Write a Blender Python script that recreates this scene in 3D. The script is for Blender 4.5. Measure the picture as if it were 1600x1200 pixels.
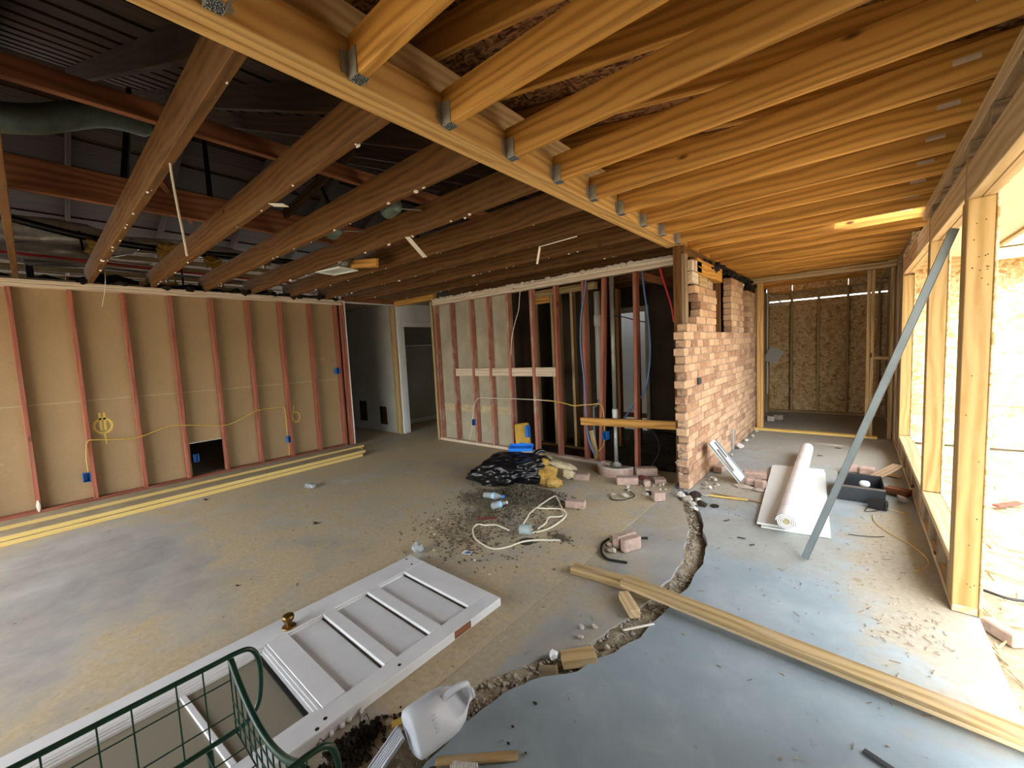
import bpy, bmesh, math, random
from mathutils import Vector, Matrix, noise

random.seed(7)
D = bpy.data
SC = bpy.context.scene
COL = SC.collection
for o in list(D.objects):
    D.objects.remove(o)

# ------------------------------------------------------------------ camera
def camera():
    y, p, r = math.radians(40.3286), math.radians(-4.5767), math.radians(2.7677)
    Rz = Matrix.Rotation(y, 3, 'Z'); Rx = Matrix.Rotation(p, 3, 'X'); Rr = Matrix.Rotation(r, 3, 'Z')
    B = Matrix(((1, 0, 0), (0, 0, 1), (0, -1, 0)))
    M = Rz @ Rx @ B @ Rr
    right, down, fwd = M.col[0], M.col[1], M.col[2]
    R = Matrix((right, -down, -fwd)).transposed().to_4x4()
    c = D.cameras.new('camera'); c.sensor_width = 36; c.lens = 634.836 / 1600 * 36
    c.clip_start = 0.02; c.clip_end = 300
    o = D.objects.new('camera', c); COL.objects.link(o)
    o.matrix_world = Matrix.Translation((0, 0, 1.40)) @ R
    SC.camera = o
camera()

# ------------------------------------------------------------------ light
SUN_DIR = Vector((0.21, -0.75, 1.0)).normalized()
def light():
    w = D.worlds.new('world'); SC.world = w; w.use_nodes = True
    nt = w.node_tree; nt.nodes.clear()
    out = nt.nodes.new('ShaderNodeOutputWorld'); bg = nt.nodes.new('ShaderNodeBackground')
    sky = nt.nodes.new('ShaderNodeTexSky'); sky.sky_type = 'NISHITA'
    sky.sun_disc = False
    sky.sun_elevation = math.asin(SUN_DIR.z)
    sky.sun_rotation = math.atan2(SUN_DIR.x, SUN_DIR.y)
    sky.air_density = 1.0; sky.dust_density = 3.0; sky.ozone_density = 0.6
    mix = nt.nodes.new('ShaderNodeMix'); mix.data_type = 'RGBA'; mix.inputs[0].default_value = 0.55
    mix.inputs[7].default_value = (4.6, 4.75, 4.7, 1)      # bright hazy overcast veil
    nt.links.new(sky.outputs[0], mix.inputs[6])
    bg.inputs[1].default_value = 0.50
    nt.links.new(mix.outputs[2], bg.inputs[0]); nt.links.new(bg.outputs[0], out.inputs[0])
    s = D.lights.new('sun', 'SUN'); s.energy = 1.7; s.angle = math.radians(0.6); s.color = (1.0, 0.93, 0.82)
    o = D.objects.new('sun', s); COL.objects.link(o)
    o.rotation_euler = SUN_DIR.to_track_quat('Z', 'Y').to_euler(); o.location = (6, -8, 12)
light()
SC.view_settings.view_transform = 'Standard'
SC.view_settings.look = 'None'
SC.view_settings.gamma = 1.0
SC.view_settings.use_curve_mapping = False
SC.view_settings.exposure = 1.95

# ------------------------------------------------------------------ materials
def L(h):
    h = h.lstrip('#'); v = [int(h[i:i+2], 16) / 255 for i in (0, 2, 4)]
    return tuple((c / 12.92 if c <= 0.04045 else ((c + .055) / 1.055) ** 2.4) for c in v) + (1,)

class NT:
    def __init__(s, name, rough=0.8, metal=0.0, spec=0.3):
        s.m = D.materials.new(name); s.m.use_nodes = True; s.t = s.m.node_tree
        s.b = s.t.nodes['Principled BSDF']
        s.b.inputs['Roughness'].default_value = rough; s.b.inputs['Metallic'].default_value = metal
        s.b.inputs['Specular IOR Level'].default_value = spec
    def n(s, typ, **kw):
        k = s.t.nodes.new('ShaderNode' + typ)
        for a, v in kw.items(): setattr(k, a, v)
        return k
    def l(s, a, b): s.t.links.new(a, b)
    def val(s, sock, v):
        if hasattr(v, 'is_output') or hasattr(v, 'links'): s.l(v, sock)
        else: sock.default_value = v
    def coord(s, scale=(1, 1, 1), rnd=40.0, world=False):
        tc = s.n('TexCoord'); mp = s.n('Mapping'); mp.inputs['Scale'].default_value = scale
        if world:
            g = s.n('NewGeometry'); s.l(g.outputs['Position'], mp.inputs['Vector']); return mp.outputs[0]
        if rnd:
            oi = s.n('ObjectInfo'); mu = s.n('Math', operation='MULTIPLY'); mu.inputs[1].default_value = rnd
            s.l(oi.outputs['Random'], mu.inputs[0])
            ad = s.n('VectorMath', operation='ADD'); s.l(tc.outputs['Object'], ad.inputs[0]); s.l(mu.outputs[0], ad.inputs[1])
            s.l(ad.outputs[0], mp.inputs['Vector'])
        else: s.l(tc.outputs['Object'], mp.inputs['Vector'])
        return mp.outputs[0]
    def noise(s, vec, scale=5, detail=4, rough=.55, dist=0):
        k = s.n('TexNoise'); k.inputs['Scale'].default_value = scale; k.inputs['Detail'].default_value = detail
        k.inputs['Roughness'].default_value = rough; k.inputs['Distortion'].default_value = dist
        s.l(vec, k.inputs['Vector']); return k.outputs['Fac']
    def ramp(s, fac, stops, interp='LINEAR'):
        r = s.n('ValToRGB'); r.color_ramp.interpolation = interp; s.l(fac, r.inputs[0]); e = r.color_ramp.elements
        while len(e) > 1: e.remove(e[-1])
        for i, (p, c) in enumerate(stops):
            if isinstance(c, (int, float)): c = (c, c, c, 1)
            q = e[0] if i == 0 else e.new(p)
            q.position = p; q.color = c
        return r.outputs[0]
    def mix(s, fac, a, b, mode='MIX'):
        k = s.n('Mix', data_type='RGBA', blend_type=mode)
        s.val(k.inputs[0], fac); s.val(k.inputs[6], a); s.val(k.inputs[7], b); return k.outputs[2]
    def math(s, op, a, b=0.0, clamp=False):
        k = s.n('Math', operation=op, use_clamp=clamp); s.val(k.inputs[0], a); s.val(k.inputs[1], b); return k.outputs[0]
    def col(s, c): s.val(s.b.inputs['Base Color'], c); return s
    def bump(s, h, strength=.3, dist=.01):
        k = s.n('Bump'); k.inputs['Strength'].default_value = strength; k.inputs['Distance'].default_value = dist
        s.l(h, k.inputs['Height']); s.l(k.outputs[0], s.b.inputs['Normal']); return s

MAT = {}
def plain(name, hexc, rough=.7, metal=0, spec=.3, var=0.0, scale=8, bump=0):
    t = NT(name, rough, metal, spec)
    if var:
        f = t.noise(t.coord(), scale, 5)
        a = Vector(L(hexc)[:3])
        t.col(t.ramp(f, [(.25, tuple(a * (1 - var)) + (1,)), (.75, tuple(min(1, v) for v in a * (1 + var)) + (1,))]))
        if bump: t.bump(f, bump, .01)
    else: t.col(L(hexc))
    MAT[name] = t.m; return t.m

def wood(name, light, dark, knot, rough=.7, grain=26, vary=.25, dirt=None):
    t = NT(name, rough, 0, .25)
    v = t.coord((.45, 1, 1), 60)
    warp = t.noise(v, 3.0, 3, .5)
    sv = t.coord((.5, grain, grain), 60)
    fine = t.noise(sv, 2.2, 5, .6, .6)
    wv = t.n('TexWave', wave_type='RINGS', rings_direction='X'); wv.inputs['Scale'].default_value = 7.0
    wv.inputs['Distortion'].default_value = 9.0; wv.inputs['Detail'].default_value = 2.0; wv.inputs['Detail Scale'].default_value = .7
    wc = t.coord((.25, 1.3, 1.3), 7); t.l(wc, wv.inputs['Vector'])
    g = t.math('ADD', t.math('MULTIPLY', fine, .55), t.math('MULTIPLY', wv.outputs['Fac'], .45))
    base = t.ramp(g, [(.16, L(dark)), (.58, L(light)), (.9, tuple(min(1, c * 1.12) for c in L(light)[:3]) + (1,))])
    vo = t.n('TexVoronoi'); vo.inputs['Scale'].default_value = 3.1; t.l(t.coord((.6, 1.4, 1.4), 90), vo.inputs['Vector'])
    kn = t.ramp(vo.outputs['Distance'], [(.045, 1.0), (.085, 0.0)])
    base = t.mix(kn, base, L(knot))
    oi = t.n('ObjectInfo')
    k = t.ramp(oi.outputs['Random'], [(0, 1 - vary), (1, 1 + vary * .35)])
    base = t.mix(1.0, base, k, 'MULTIPLY')
    if dirt:
        d = t.ramp(t.noise(t.coord((1, 2, 2), 30), 4, 5, .65), [(.48, 0.0), (.66, 1.0)])
        base = t.mix(t.math('MULTIPLY', d, .75), base, L(dirt))
    t.col(base); t.bump(fine, .25, .003)
    MAT[name] = t.m

wood('new_pine', '#cf9a4c', '#a06e30', '#5a3416', .6, 24, .16)
wood('pale_pine', '#c8ad84', '#ac9064', '#6b4a2a', .65, 24, .14)
wood('bright_pine', '#d4ab6c', '#b3874c', '#5a3416', .6, 24, .10)
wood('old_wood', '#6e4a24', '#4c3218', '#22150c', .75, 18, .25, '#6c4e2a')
wood('rust_wood', '#8a583c', '#6c412b', '#2a1610', .75, 18, .2)
wood('red_stud', '#a2604a', '#804838', '#40201a', .7, 18, .2, '#8e6450')
wood('dusty_red_stud', '#a9705e', '#865446', '#40201a', .75, 18, .2, '#b4a08a')
wood('white_plate', '#d3c3ad', '#b39a80', '#8a6a50', .8, 22, .1, '#c7b7a0')
wood('grey_wood', '#9a8568', '#6e5a42', '#3c2a1a', .8, 22, .2)
wood('weather_wood', '#b59a6a', '#8c7148', '#4a3018', .75, 22, .15, '#a79478')
wood('jamb_pine', '#b0905c', '#93733f', '#5a3a1c', .7, 20, .08, '#a5875a')
wood('yellow_board', '#dcc070', '#c8a552', '#a07c30', .6, 22, .06)
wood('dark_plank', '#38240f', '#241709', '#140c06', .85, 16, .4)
plain('grey_top', '#8f8163', .85, var=.15, scale=10)

def osb(name, a, b, c):
    t = NT(name, .8, 0, .2)
    w = t.coord((1, 1, 1), 20)
    nz = t.n('TexNoise'); nz.inputs['Scale'].default_value = 3.5; nz.inputs['Detail'].default_value = 2; t.l(w, nz.inputs['Vector'])
    def layer(sc, rot):
        mp = t.n('Mapping'); mp.inputs['Scale'].default_value = sc; mp.inputs['Rotation'].default_value = (0, 0, rot)
        mw = t.mix(.10, w, nz.outputs['Color'], 'ADD'); t.l(mw, mp.inputs['Vector'])
        vo = t.n('TexVoronoi'); vo.inputs['Scale'].default_value = 1.0; t.l(mp.outputs[0], vo.inputs['Vector'])
        sp = t.n('SeparateColor'); t.l(vo.outputs['Color'], sp.inputs[0]); return sp.outputs[0]
    l1 = layer((13, 62, 16), .5); l2 = layer((60, 14, 16), .3); l3 = layer((15, 70, 14), -.7)
    sel = t.ramp(t.noise(w, 26, 2), [(.44, 0.0), (.54, 1.0)])
    m1 = t.mix(sel, l1, l2)
    m2 = t.mix(t.ramp(t.noise(w, 19, 2, .5, .5), [(.46, 0.0), (.55, 1.0)]), m1, l3)
    t.col(t.ramp(m2, [(.05, L(c)), (.4, L(b)), (.85, L(a))]))
    t.bump(m2, .2, .003); MAT[name] = t.m
osb('osb', '#d0b88e', '#bc9e70', '#9a7a4e')
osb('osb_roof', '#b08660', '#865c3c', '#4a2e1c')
osb('osb_pale', '#ddcaa4', '#cdb284', '#a88a58')

def paper():
    t = NT('brown_paper', .85, 0, .2); v = t.coord((1, 1, 1), 0)
    f = t.noise(v, 1.3, 4, .6); g = t.noise(v, 60, 3, .6)
    c = t.ramp(f, [(.3, L('#9a8260')), (.7, L('#a98f6b'))])
    c = t.mix(.12, c, t.ramp(g, [(.3, L('#7a6446')), (.7, L('#bda27a'))]))
    sc = t.ramp(t.noise(v, 7, 6, .7, 1.0), [(.66, 0.0), (.74, 1.0)])
    c = t.mix(t.math('MULTIPLY', sc, .35), c, L('#c9b48f')); t.col(c); MAT['brown_paper'] = t.m
paper()
def spray(name, hexc):
    t = NT(name, .8); v = t.coord((1, 1, 1), 0)
    t.col(L(hexc))
    MAT[name] = t.m
spray('spray_paint', '#e6c566')

def drywall(name, a, b):
    t = NT(name, .9, 0, .15); v = t.coord((1, 1, 1), 9)
    t.col(t.ramp(t.noise(v, 2.2, 6, .6), [(.3, L(a)), (.7, L(b))])); MAT[name] = t.m
drywall('white_drywall', '#a3a298', '#b8b7ac')
drywall('grey_drywall', '#948c78', '#b2a992')
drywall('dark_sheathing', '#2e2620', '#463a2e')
drywall('white_paint', '#c9c9c6', '#dadad8')

def patch_concrete(name, stops, dust, dust_lo, dust_hi, blob=None, rough=.75):
    t = NT(name, rough, 0, .35); v = t.coord((1, 1, 1), 0)
    big = t.noise(v, .9, 6, .62, .6); mid = t.noise(v, 5, 6, .65, .4); fine = t.noise(v, 60, 4, .7)
    f = t.math('ADD', t.math('MULTIPLY', big, .6), t.math('MULTIPLY', mid, .4))
    c = t.ramp(f, [(p, L(h)) for p, h in stops])
    d = t.ramp(t.noise(v, 1.7, 7, .7, .3), [(dust_lo, 0.0), (dust_hi, 1.0)])
    if blob is not None:
        for (bx, by, rx, ry, amt) in blob:
            mp = t.n('Mapping'); mp.vector_type = 'POINT'
            mp.inputs['Location'].default_value = (-bx / rx, -by / ry, 0); mp.inputs['Scale'].default_value = (1 / rx, 1 / ry, 0)
            wv = v
            t.l(wv, mp.inputs['Vector'])
            ln = t.n('VectorMath', operation='LENGTH'); t.l(mp.outputs[0], ln.inputs[0])
            q = t.math('ADD', ln.outputs['Value'], t.math('MULTIPLY', t.math('SUBTRACT', mid, .5), 1.6))
            b = t.ramp(q, [(.55, 1.0), (1.05, 0.0)])
            if amt < 0: d = t.math('MULTIPLY', d, t.math('SUBTRACT', 1.0, t.math('MULTIPLY', b, -amt)))
            else: d = t.math('MAXIMUM', d, t.math('MULTIPLY', b, amt))
    dc = t.ramp(t.noise(v, 35, 4, .7), [(.3, L(dust[0])), (.7, L(dust[1]))])
    c = t.mix(d, c, dc)
    sp = t.ramp(fine, [(.70, 0.0), (.76, 1.0)]); c = t.mix(t.math('MULTIPLY', sp, .25), c, L('#e8e4da'))
    st = t.ramp(t.noise(v, 18, 3, .6), [(.27, 1.0), (.33, 0.0)]); c = t.mix(t.math('MULTIPLY', st, .35), c, L('#5d564a'))
    t.col(c); t.bump(mid, .15, .01)
    r = t.ramp(d, [(0, .45), (1, .9)]); t.l(r, t.b.inputs['Roughness'])
    MAT[name] = t.m
patch_concrete('old_concrete', [(.3, '#7d7c76'), (.5, '#9b9a94'), (.7, '#bcbbb8')], ('#a89878', '#bcab8a'), .30, .52,
               [(-4.3, .15, 1.5, .75, -.95), (-3.6, .5, 1.6, .25, -.6), (-3.6, -.1, 1.2, .3, -.8)])
patch_concrete('new_concrete', [(.28, '#79888d'), (.5, '#8d9a9e'), (.72, '#a8b0b0')], ('#9c917a', '#b0a58c'), .62, .80,
               [(.25, 3.3, .35, 1.5, .85), (-.75, 4.4, .7, .8, .75), (-.5, 3.2, .9, .45, .4), (.35, 2.5, .3, .25, .7), (-.3, 7.5, 1.4, 3.4, .6)])
patch_concrete('mid_concrete', [(.28, '#82827f'), (.5, '#979793'), (.72, '#aca99f')], ('#9c8d6d', '#b0a284'), .46, .66,
               [(-1.3, 1.1, .14, 3.0, .8), (-1.1, 3.3, .25, .5, .6)])

def dirt(name, a, b, c, sc=18):
    t = NT(name, .95, 0, .1); v = t.coord((1, 1, 1), 0)
    f = t.noise(v, sc, 8, .7, .5); g = t.noise(v, 2.5, 4, .6)
    m = t.math('ADD', t.math('MULTIPLY', f, .65), t.math('MULTIPLY', g, .35))
    t.col(t.ramp(m, [(.33, L(a)), (.5, L(b)), (.66, L(c))])); t.bump(f, .7, .02); MAT[name] = t.m
dirt('trench_dirt', '#5a5042', '#8d8068', '#b4a88e')
dirt('ground_dirt', '#8a7c62', '#a89a80', '#c2b69e', 9)
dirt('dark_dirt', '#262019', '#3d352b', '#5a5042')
dirt('insulation_dark', '#0f0d0a', '#241f18', '#3a3226', 30)
dirt('fluff', '#3c372b', '#615a49', '#8a826e', 40)
dirt('insulation_yellow', '#8a6a26', '#b8924a', '#d2b878', 25)

def brick():
    t = NT('brick', .9, 0, .15); v = t.coord((1, 1, 1), 30)
    oi = t.n('ObjectInfo'); g = t.n('NewGeometry')
    r = t.math('FRACT', t.math('ADD', oi.outputs['Random'], g.outputs['Random Per Island']))
    base = t.ramp(r, [(0, L('#957056')), (.3, L('#ad896a')), (.6, L('#c2a07e')), (.85, L('#b59374')), (1, L('#866650'))])
    f = t.noise(v, 22, 6, .7)
    base = t.mix(t.ramp(f, [(.5, 0.0), (.75, .65)]), base, L('#dcc0a4'))
    base = t.mix(t.ramp(t.noise(v, 50, 4, .7), [(.30, .6), (.42, 0.0)]), base, L('#6e4434'))
    t.col(base); t.bump(f, .6, .006); MAT['brick'] = t.m
brick()
plain('mortar', '#9c8674', .95, var=.3, scale=40, bump=.6)
plain('mortar_pale', '#c2b4a2', .95, var=.25, scale=30, bump=.6)
plain('loose_brick', '#aa9182', .9, var=.25, scale=25, bump=.4)
plain('rubble', '#a89c8c', .95, var=.3, scale=30, bump=.4)
plain('white_rubble', '#c9c2b6', .95, var=.2, scale=30, bump=.4)
plain('galv', '#a3a39c', .45, .35, .5, var=.2, scale=25)
plain('strut_metal', '#7a8486', .4, .55, .5, var=.12, scale=10)
plain('grey_metal', '#75706a', .5, .5, .5, var=.1)
plain('cover_grey', '#8f8a82', .55, .1, .4)
plain('brass', '#7c6238', .35, .9, .5, var=.25, scale=20)
plain('black_plastic', '#141416', .35, 0, .5)
plain('dark_box', '#363a3d', .55, .2, .4, var=.2, scale=12)
plain('bag_black', '#0e0e10', .3, 0, .5)
plain('blue_plastic', '#1565b0', .45, 0, .5)
plain('blue_bright', '#1f78d8', .45, 0, .5)
plain('blue_pex', '#4f6f9c', .45, 0, .5)
plain('red_pex', '#b01f2c', .45, 0, .5)
plain('green_wire', '#0f3a2c', .35, 0, .5)
plain('yellow_cable', '#c9a94e', .5, 0, .4)
plain('white_cable', '#d8d0b8', .5, 0, .4)
plain('black_cable', '#1a1a1a', .5, 0, .4)
plain('pvc_white', '#c4c2ba', .4, 0, .5)
plain('pvc_grey', '#83888c', .45, 0, .5)
plain('steel_pipe', '#8d8a80', .45, .5, .5, var=.3, scale=9)
plain('paper_scrap', '#e3dccb', .85)
plain('paper_white', '#e4e4e2', .8, var=.06)
plain('card_yellow', '#b8953e', .8, var=.2)
plain('insul_paper', '#b3a382', .85, var=.25, scale=14)
plain('foil', '#d2d2d0', .35, .35, .5, var=.2, scale=14, bump=.6)
plain('foam_board', '#cfd2cc', .7, var=.05, scale=4)
plain('alu', '#c6c8ce', .3, .5, .5)
plain('tar_paper', '#1c1713', .9, var=.3)
plain('red_paint', '#80453a', .7, var=.2)
plain('white_soffit', '#ddd6c2', .8, var=.05)
plain('duct_grey', '#5d6a62', .5, .4, .5, var=.25, scale=16)
plain('rail_dark', '#1b1a17', .7)
plain('bottle_blue', '#9cc0d8', .3)

def glassy(name, tint, mixf, rough=.1):
    t = NT(name, rough, 0, .5); nt = t.t
    tr = t.n('BsdfTransparent'); tr.inputs[0].default_value = L(tint)
    mx = t.n('MixShader'); mx.inputs[0].default_value = mixf
    t.b.inputs['Base Color'].default_value = L(tint)
    out = nt.nodes['Material Output']
    nt.links.new(tr.outputs[0], mx.inputs[1]); nt.links.new(t.b.outputs[0], mx.inputs[2]); nt.links.new(mx.outputs[0], out.inputs[0])
    MAT[name] = t.m
glassy('dirty_glass', '#a39c88', .62, .15)
glassy('clear_plastic', '#d8e0e0', .35, .12)
glassy('jug_plastic', '#dfe5ec', .74, .4)

def door_paint():
    t = NT('door_paint', .5, 0, .4); v = t.coord((1, 1, 1), 0)
    c = t.ramp(t.noise(v, 3, 5, .6), [(.3, L('#c6c7c6')), (.7, L('#d8d9d8'))])
    ch = t.ramp(t.noise(v, 28, 5, .7), [(.74, 0.0), (.77, 1.0)])
    c = t.mix(t.math('MULTIPLY', ch, .6), c, L('#6a6156'))
    t.col(c); MAT['door_paint'] = t.m
door_paint()
def printed_roll():
    t = NT('printed_roll', .7); v = t.coord((1, 1, 1), 0)
    band = t.noise(t.coord((5, 30, 30), 0), 6, 3, .6)
    sel = t.ramp(t.noise(t.coord((2.2, .1, .1), 0), 3, 1), [(.5, 0.0), (.56, 1.0)])
    k = t.math('MULTIPLY', t.ramp(band, [(.56, 0.0), (.62, 1.0)]), sel)
    t.col(t.mix(t.math('MULTIPLY', k, .75), L('#dfdcda'), L('#7d7688'))); MAT['printed_roll'] = t.m
printed_roll()
def hanger_label():
    t = NT('hanger_label', .5); v = t.coord((70, 170, 60), 0)
    t.col(t.ramp(t.noise(v, 2, 2, .5), [(.56, L('#2c3438')), (.6, L('#c8ccd0'))])); MAT['hanger_label'] = t.m
hanger_label()

# ------------------------------------------------------------------ object helpers
def mw(o):
    m = o.matrix_basis
    return mw(o.parent) @ o.matrix_parent_inverse @ m if o.parent else m.copy()
def put(o, M, parent=None):
    COL.objects.link(o)
    if parent is not None:
        o.parent = parent
        M = mw(parent).inverted() @ M
    o.matrix_basis = M
    return o
def tag(o, label=None, cat=None, group=None, kind=None):
    if label: o['label'] = label
    if cat: o['category'] = cat
    if group: o['group'] = group
    if kind: o['kind'] = kind
    return o
def thing(name, label, cat, loc, group=None, rotz=0):
    o = D.objects.new(name, None); o.empty_display_size = .05
    put(o, Matrix.Translation(loc) @ Matrix.Rotation(rotz, 4, 'Z'))
    return tag(o, label, cat, group)
def struct(name, loc, label, cat):
    o = D.objects.new(name, None); o.empty_display_size = .05
    put(o, Matrix.Translation(loc)); return tag(o, label, cat, None, 'structure')

CACHE = {}
def box_mesh(sx, sy, sz, bev, mat):
    key = (round(sx, 3), round(sy, 3), round(sz, 3), bev, mat)
    if key in CACHE: return CACHE[key]
    bm = bmesh.new(); bmesh.ops.create_cube(bm, size=1)
    bmesh.ops.scale(bm, vec=(sx, sy, sz), verts=bm.verts)
    b = min(bev, sx * .3, sy * .3, sz * .3)
    if b > 1e-5: bmesh.ops.bevel(bm, geom=bm.edges[:], offset=b, segments=1, affect='EDGES')
    me = D.meshes.new('box'); bm.to_mesh(me); bm.free(); me.materials.append(MAT[mat]); CACHE[key] = me
    return me
def frame(d, up):
    x = Vector(d).normalized(); u = Vector(up)
    if abs(x.dot(u.normalized())) > .98: u = Vector((1, 0, 0)) if abs(x.x) < .9 else Vector((0, 1, 0))
    y = u.cross(x).normalized(); z = x.cross(y)
    return Matrix((x, y, z)).transposed().to_4x4()
def stick(name, a, b, w, h, mat, parent=None, up=(0, 0, 1), bev=.003):
    a, b = Vector(a), Vector(b); d = b - a
    o = D.objects.new(name, box_mesh(d.length, w, h, bev, mat))
    return put(o, Matrix.Translation((a + b) / 2) @ frame(d, up), parent)
def box(name, lo, hi, mat, parent=None, bev=.003):
    lo, hi = Vector(lo), Vector(hi); s = hi - lo; c = (lo + hi) / 2
    ax = max(range(3), key=lambda i: s[i])
    o = None
    if ax == 0: M = Matrix.Identity(4); d = (s.x, s.y, s.z)
    elif ax == 1: M = frame((0, 1, 0), (0, 0, 1)); d = (s.y, s.x, s.z)
    else: M = frame((0, 0, 1), (1, 0, 0)); d = (s.z, s.y, s.x)
    o = D.objects.new(name, box_mesh(*d, bev, mat))
    return put(o, Matrix.Translation(c) @ M, parent)
def rbox(name, c, s, rot, mat, parent=None, bev=.003):
    from mathutils import Euler
    o = D.objects.new(name, box_mesh(*s, bev, mat))
    return put(o, Matrix.Translation(c) @ Euler(rot, 'XYZ').to_matrix().to_4x4(), parent)

class MB:
    def __init__(s): s.v = []; s.f = []
    def quadbox(s, lo, hi, M=None):
        n = len(s.v)
        for x in (lo[0], hi[0]):
            for y in (lo[1], hi[1]):
                for z in (lo[2], hi[2]):
                    p = Vector((x, y, z)); s.v.append(tuple(M @ p if M else p))
        for q in ((0, 1, 3, 2), (4, 6, 7, 5), (0, 4, 5, 1), (2, 3, 7, 6), (0, 2, 6, 4), (1, 5, 7, 3)):
            s.f.append(tuple(n + i for i in q))
        return s
    def tube(s, pts, r, seg=8, closed=False, taper=None):
        pts = [Vector(p) for p in pts]; n0 = len(s.v); N = len(pts); prev = None
        for i, p in enumerate(pts):
            d = (pts[(i + 1) % N] - pts[i - 1]) if closed else (pts[min(i + 1, N - 1)] - pts[max(i - 1, 0)])
            d.normalize()
            if prev is None:
                u = Vector((0, 0, 1)) if abs(d.z) < .9 else Vector((1, 0, 0))
            else: u = prev
            u = (u - d * u.dot(d)).normalized(); prev = u; w = d.cross(u)
            rr = r * (taper(i / (N - 1)) if taper else 1)
            for k in range(seg):
                a = 2 * math.pi * k / seg
                s.v.append(tuple(p + (u * math.cos(a) + w * math.sin(a)) * rr))
        for i in range(N if closed else N - 1):
            j = (i + 1) % N
            for k in range(seg):
                k2 = (k + 1) % seg
                s.f.append((n0 + i * seg + k, n0 + i * seg + k2, n0 + j * seg + k2, n0 + j * seg + k))
        if not closed:
            s.f.append(tuple(n0 + k for k in range(seg))[::-1]); s.f.append(tuple(n0 + (N - 1) * seg + k for k in range(seg)))
        return s
    def lathe(s, prof, seg=20, M=None):
        n = len(s.v)
        for (r, z) in prof:
            for k in range(seg):
                a = 2 * math.pi * k / seg; p = Vector((r * math.cos(a), r * math.sin(a), z))
                s.v.append(tuple(M @ p if M else p))
        for i in range(len(prof) - 1):
            for k in range(seg):
                k2 = (k + 1) % seg
                s.f.append((n + i * seg + k, n + i * seg + k2, n + (i + 1) * seg + k2, n + (i + 1) * seg + k))
        s.f.append(tuple(n + k for k in range(seg))[::-1]); s.f.append(tuple(n + (len(prof) - 1) * seg + k for k in range(seg)))
        return s
    def prism(s, pts, z0, z1):
        n = len(s.v); m = len(pts)
        for z in (z0, z1):
            for p in pts: s.v.append((p[0], p[1], z))
        s.f.append(tuple(range(n, n + m))[::-1]); s.f.append(tuple(range(n + m, n + 2 * m)))
        for i in range(m):
            j = (i + 1) % m; s.f.append((n + i, n + j, n + m + j, n + m + i))
        return s
    def lump(s, c, size, seed=0, sub=2, amp=.35, freq=1.6, M=None):
        bm = bmesh.new(); bmesh.ops.create_icosphere(bm, subdivisions=sub, radius=1)
        n = len(s.v); off = Vector((seed * 3.17, seed * 1.3, seed * 7.7))
        for v in bm.verts:
            k = 1 + amp * noise.noise(v.co * freq + off) + amp * .5 * noise.noise(v.co * freq * 2.7 + off)
            p = Vector((v.co.x * size[0] * k, v.co.y * size[1] * k, v.co.z * size[2] * k))
            if M: p = M @ p
            s.v.append(tuple(p + Vector(c)))
        for f in bm.faces: s.f.append(tuple(n + v.index for v in f.verts))
        bm.free(); return s
    def chunk(s, c, size, seed=0, *a):
        """angular broken lump: hull of random points"""
        r = random.Random(seed * 7 + int(abs(c[0]) * 1000)); bm = bmesh.new()
        for i in range(13):
            v = Vector((r.gauss(0, 1), r.gauss(0, 1), r.gauss(0, 1))).normalized() * r.uniform(.85, 1.15)
            bm.verts.new((v.x * size[0], v.y * size[1], v.z * size[2]))
        bmesh.ops.convex_hull(bm, input=bm.verts)
        for v in [v for v in bm.verts if not v.link_faces]: bm.verts.remove(v)
        bm.verts.index_update(); n = len(s.v)
        for v in bm.verts: s.v.append(tuple(v.co + Vector(c)))
        for f in bm.faces: s.f.append(tuple(n + v.index for v in f.verts))
        bm.free(); return s
    def build(s, name, mat, parent=None, M=None, smooth=False):
        me = D.meshes.new(name); 
        vs = s.v
        # origin at the base centre of the mesh
        c = Vector((0, 0, 0))
        if M is None:
            xs = [v[0] for v in vs]; ys = [v[1] for v in vs]; zs = [v[2] for v in vs]
            c = Vector(((min(xs) + max(xs)) / 2, (min(ys) + max(ys)) / 2, min(zs)))
            vs = [(v[0] - c.x, v[1] - c.y, v[2] - c.z) for v in vs]
        me.from_pydata(vs, [], s.f); me.update()
        bm = bmesh.new(); bm.from_mesh(me); bmesh.ops.recalc_face_normals(bm, faces=bm.faces); bm.to_mesh(me); bm.free()
        me.materials.append(MAT[mat])
        if smooth: me.shade_smooth()
        o = D.objects.new(name, me)
        return put(o, M if M is not None else Matrix.Translation(c), parent)
ID = Matrix.Identity(4)
def spline(pts, n=8):
    P = [Vector(p) for p in pts]; out = []
    for i in range(len(P) - 1):
        p0, p1, p2, p3 = P[max(i - 1, 0)], P[i], P[i + 1], P[min(i + 2, len(P) - 1)]
        for k in range(n):
            t = k / n
            out.append(.5 * ((2 * p1) + (-p0 + p2) * t + (2 * p0 - 5 * p1 + 4 * p2 - p3) * t * t + (-p0 + 3 * p1 - 3 * p2 + p3) * t ** 3))
    out.append(P[-1]); return out
def cable(name, pts, r, mat, label=None, cat=None, parent=None, group=None, seg=6, n=8):
    o = MB().tube(spline(pts, n), r, seg).build(name, mat, parent, smooth=True)
    if label: tag(o, label, cat, group)
    return o

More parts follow.
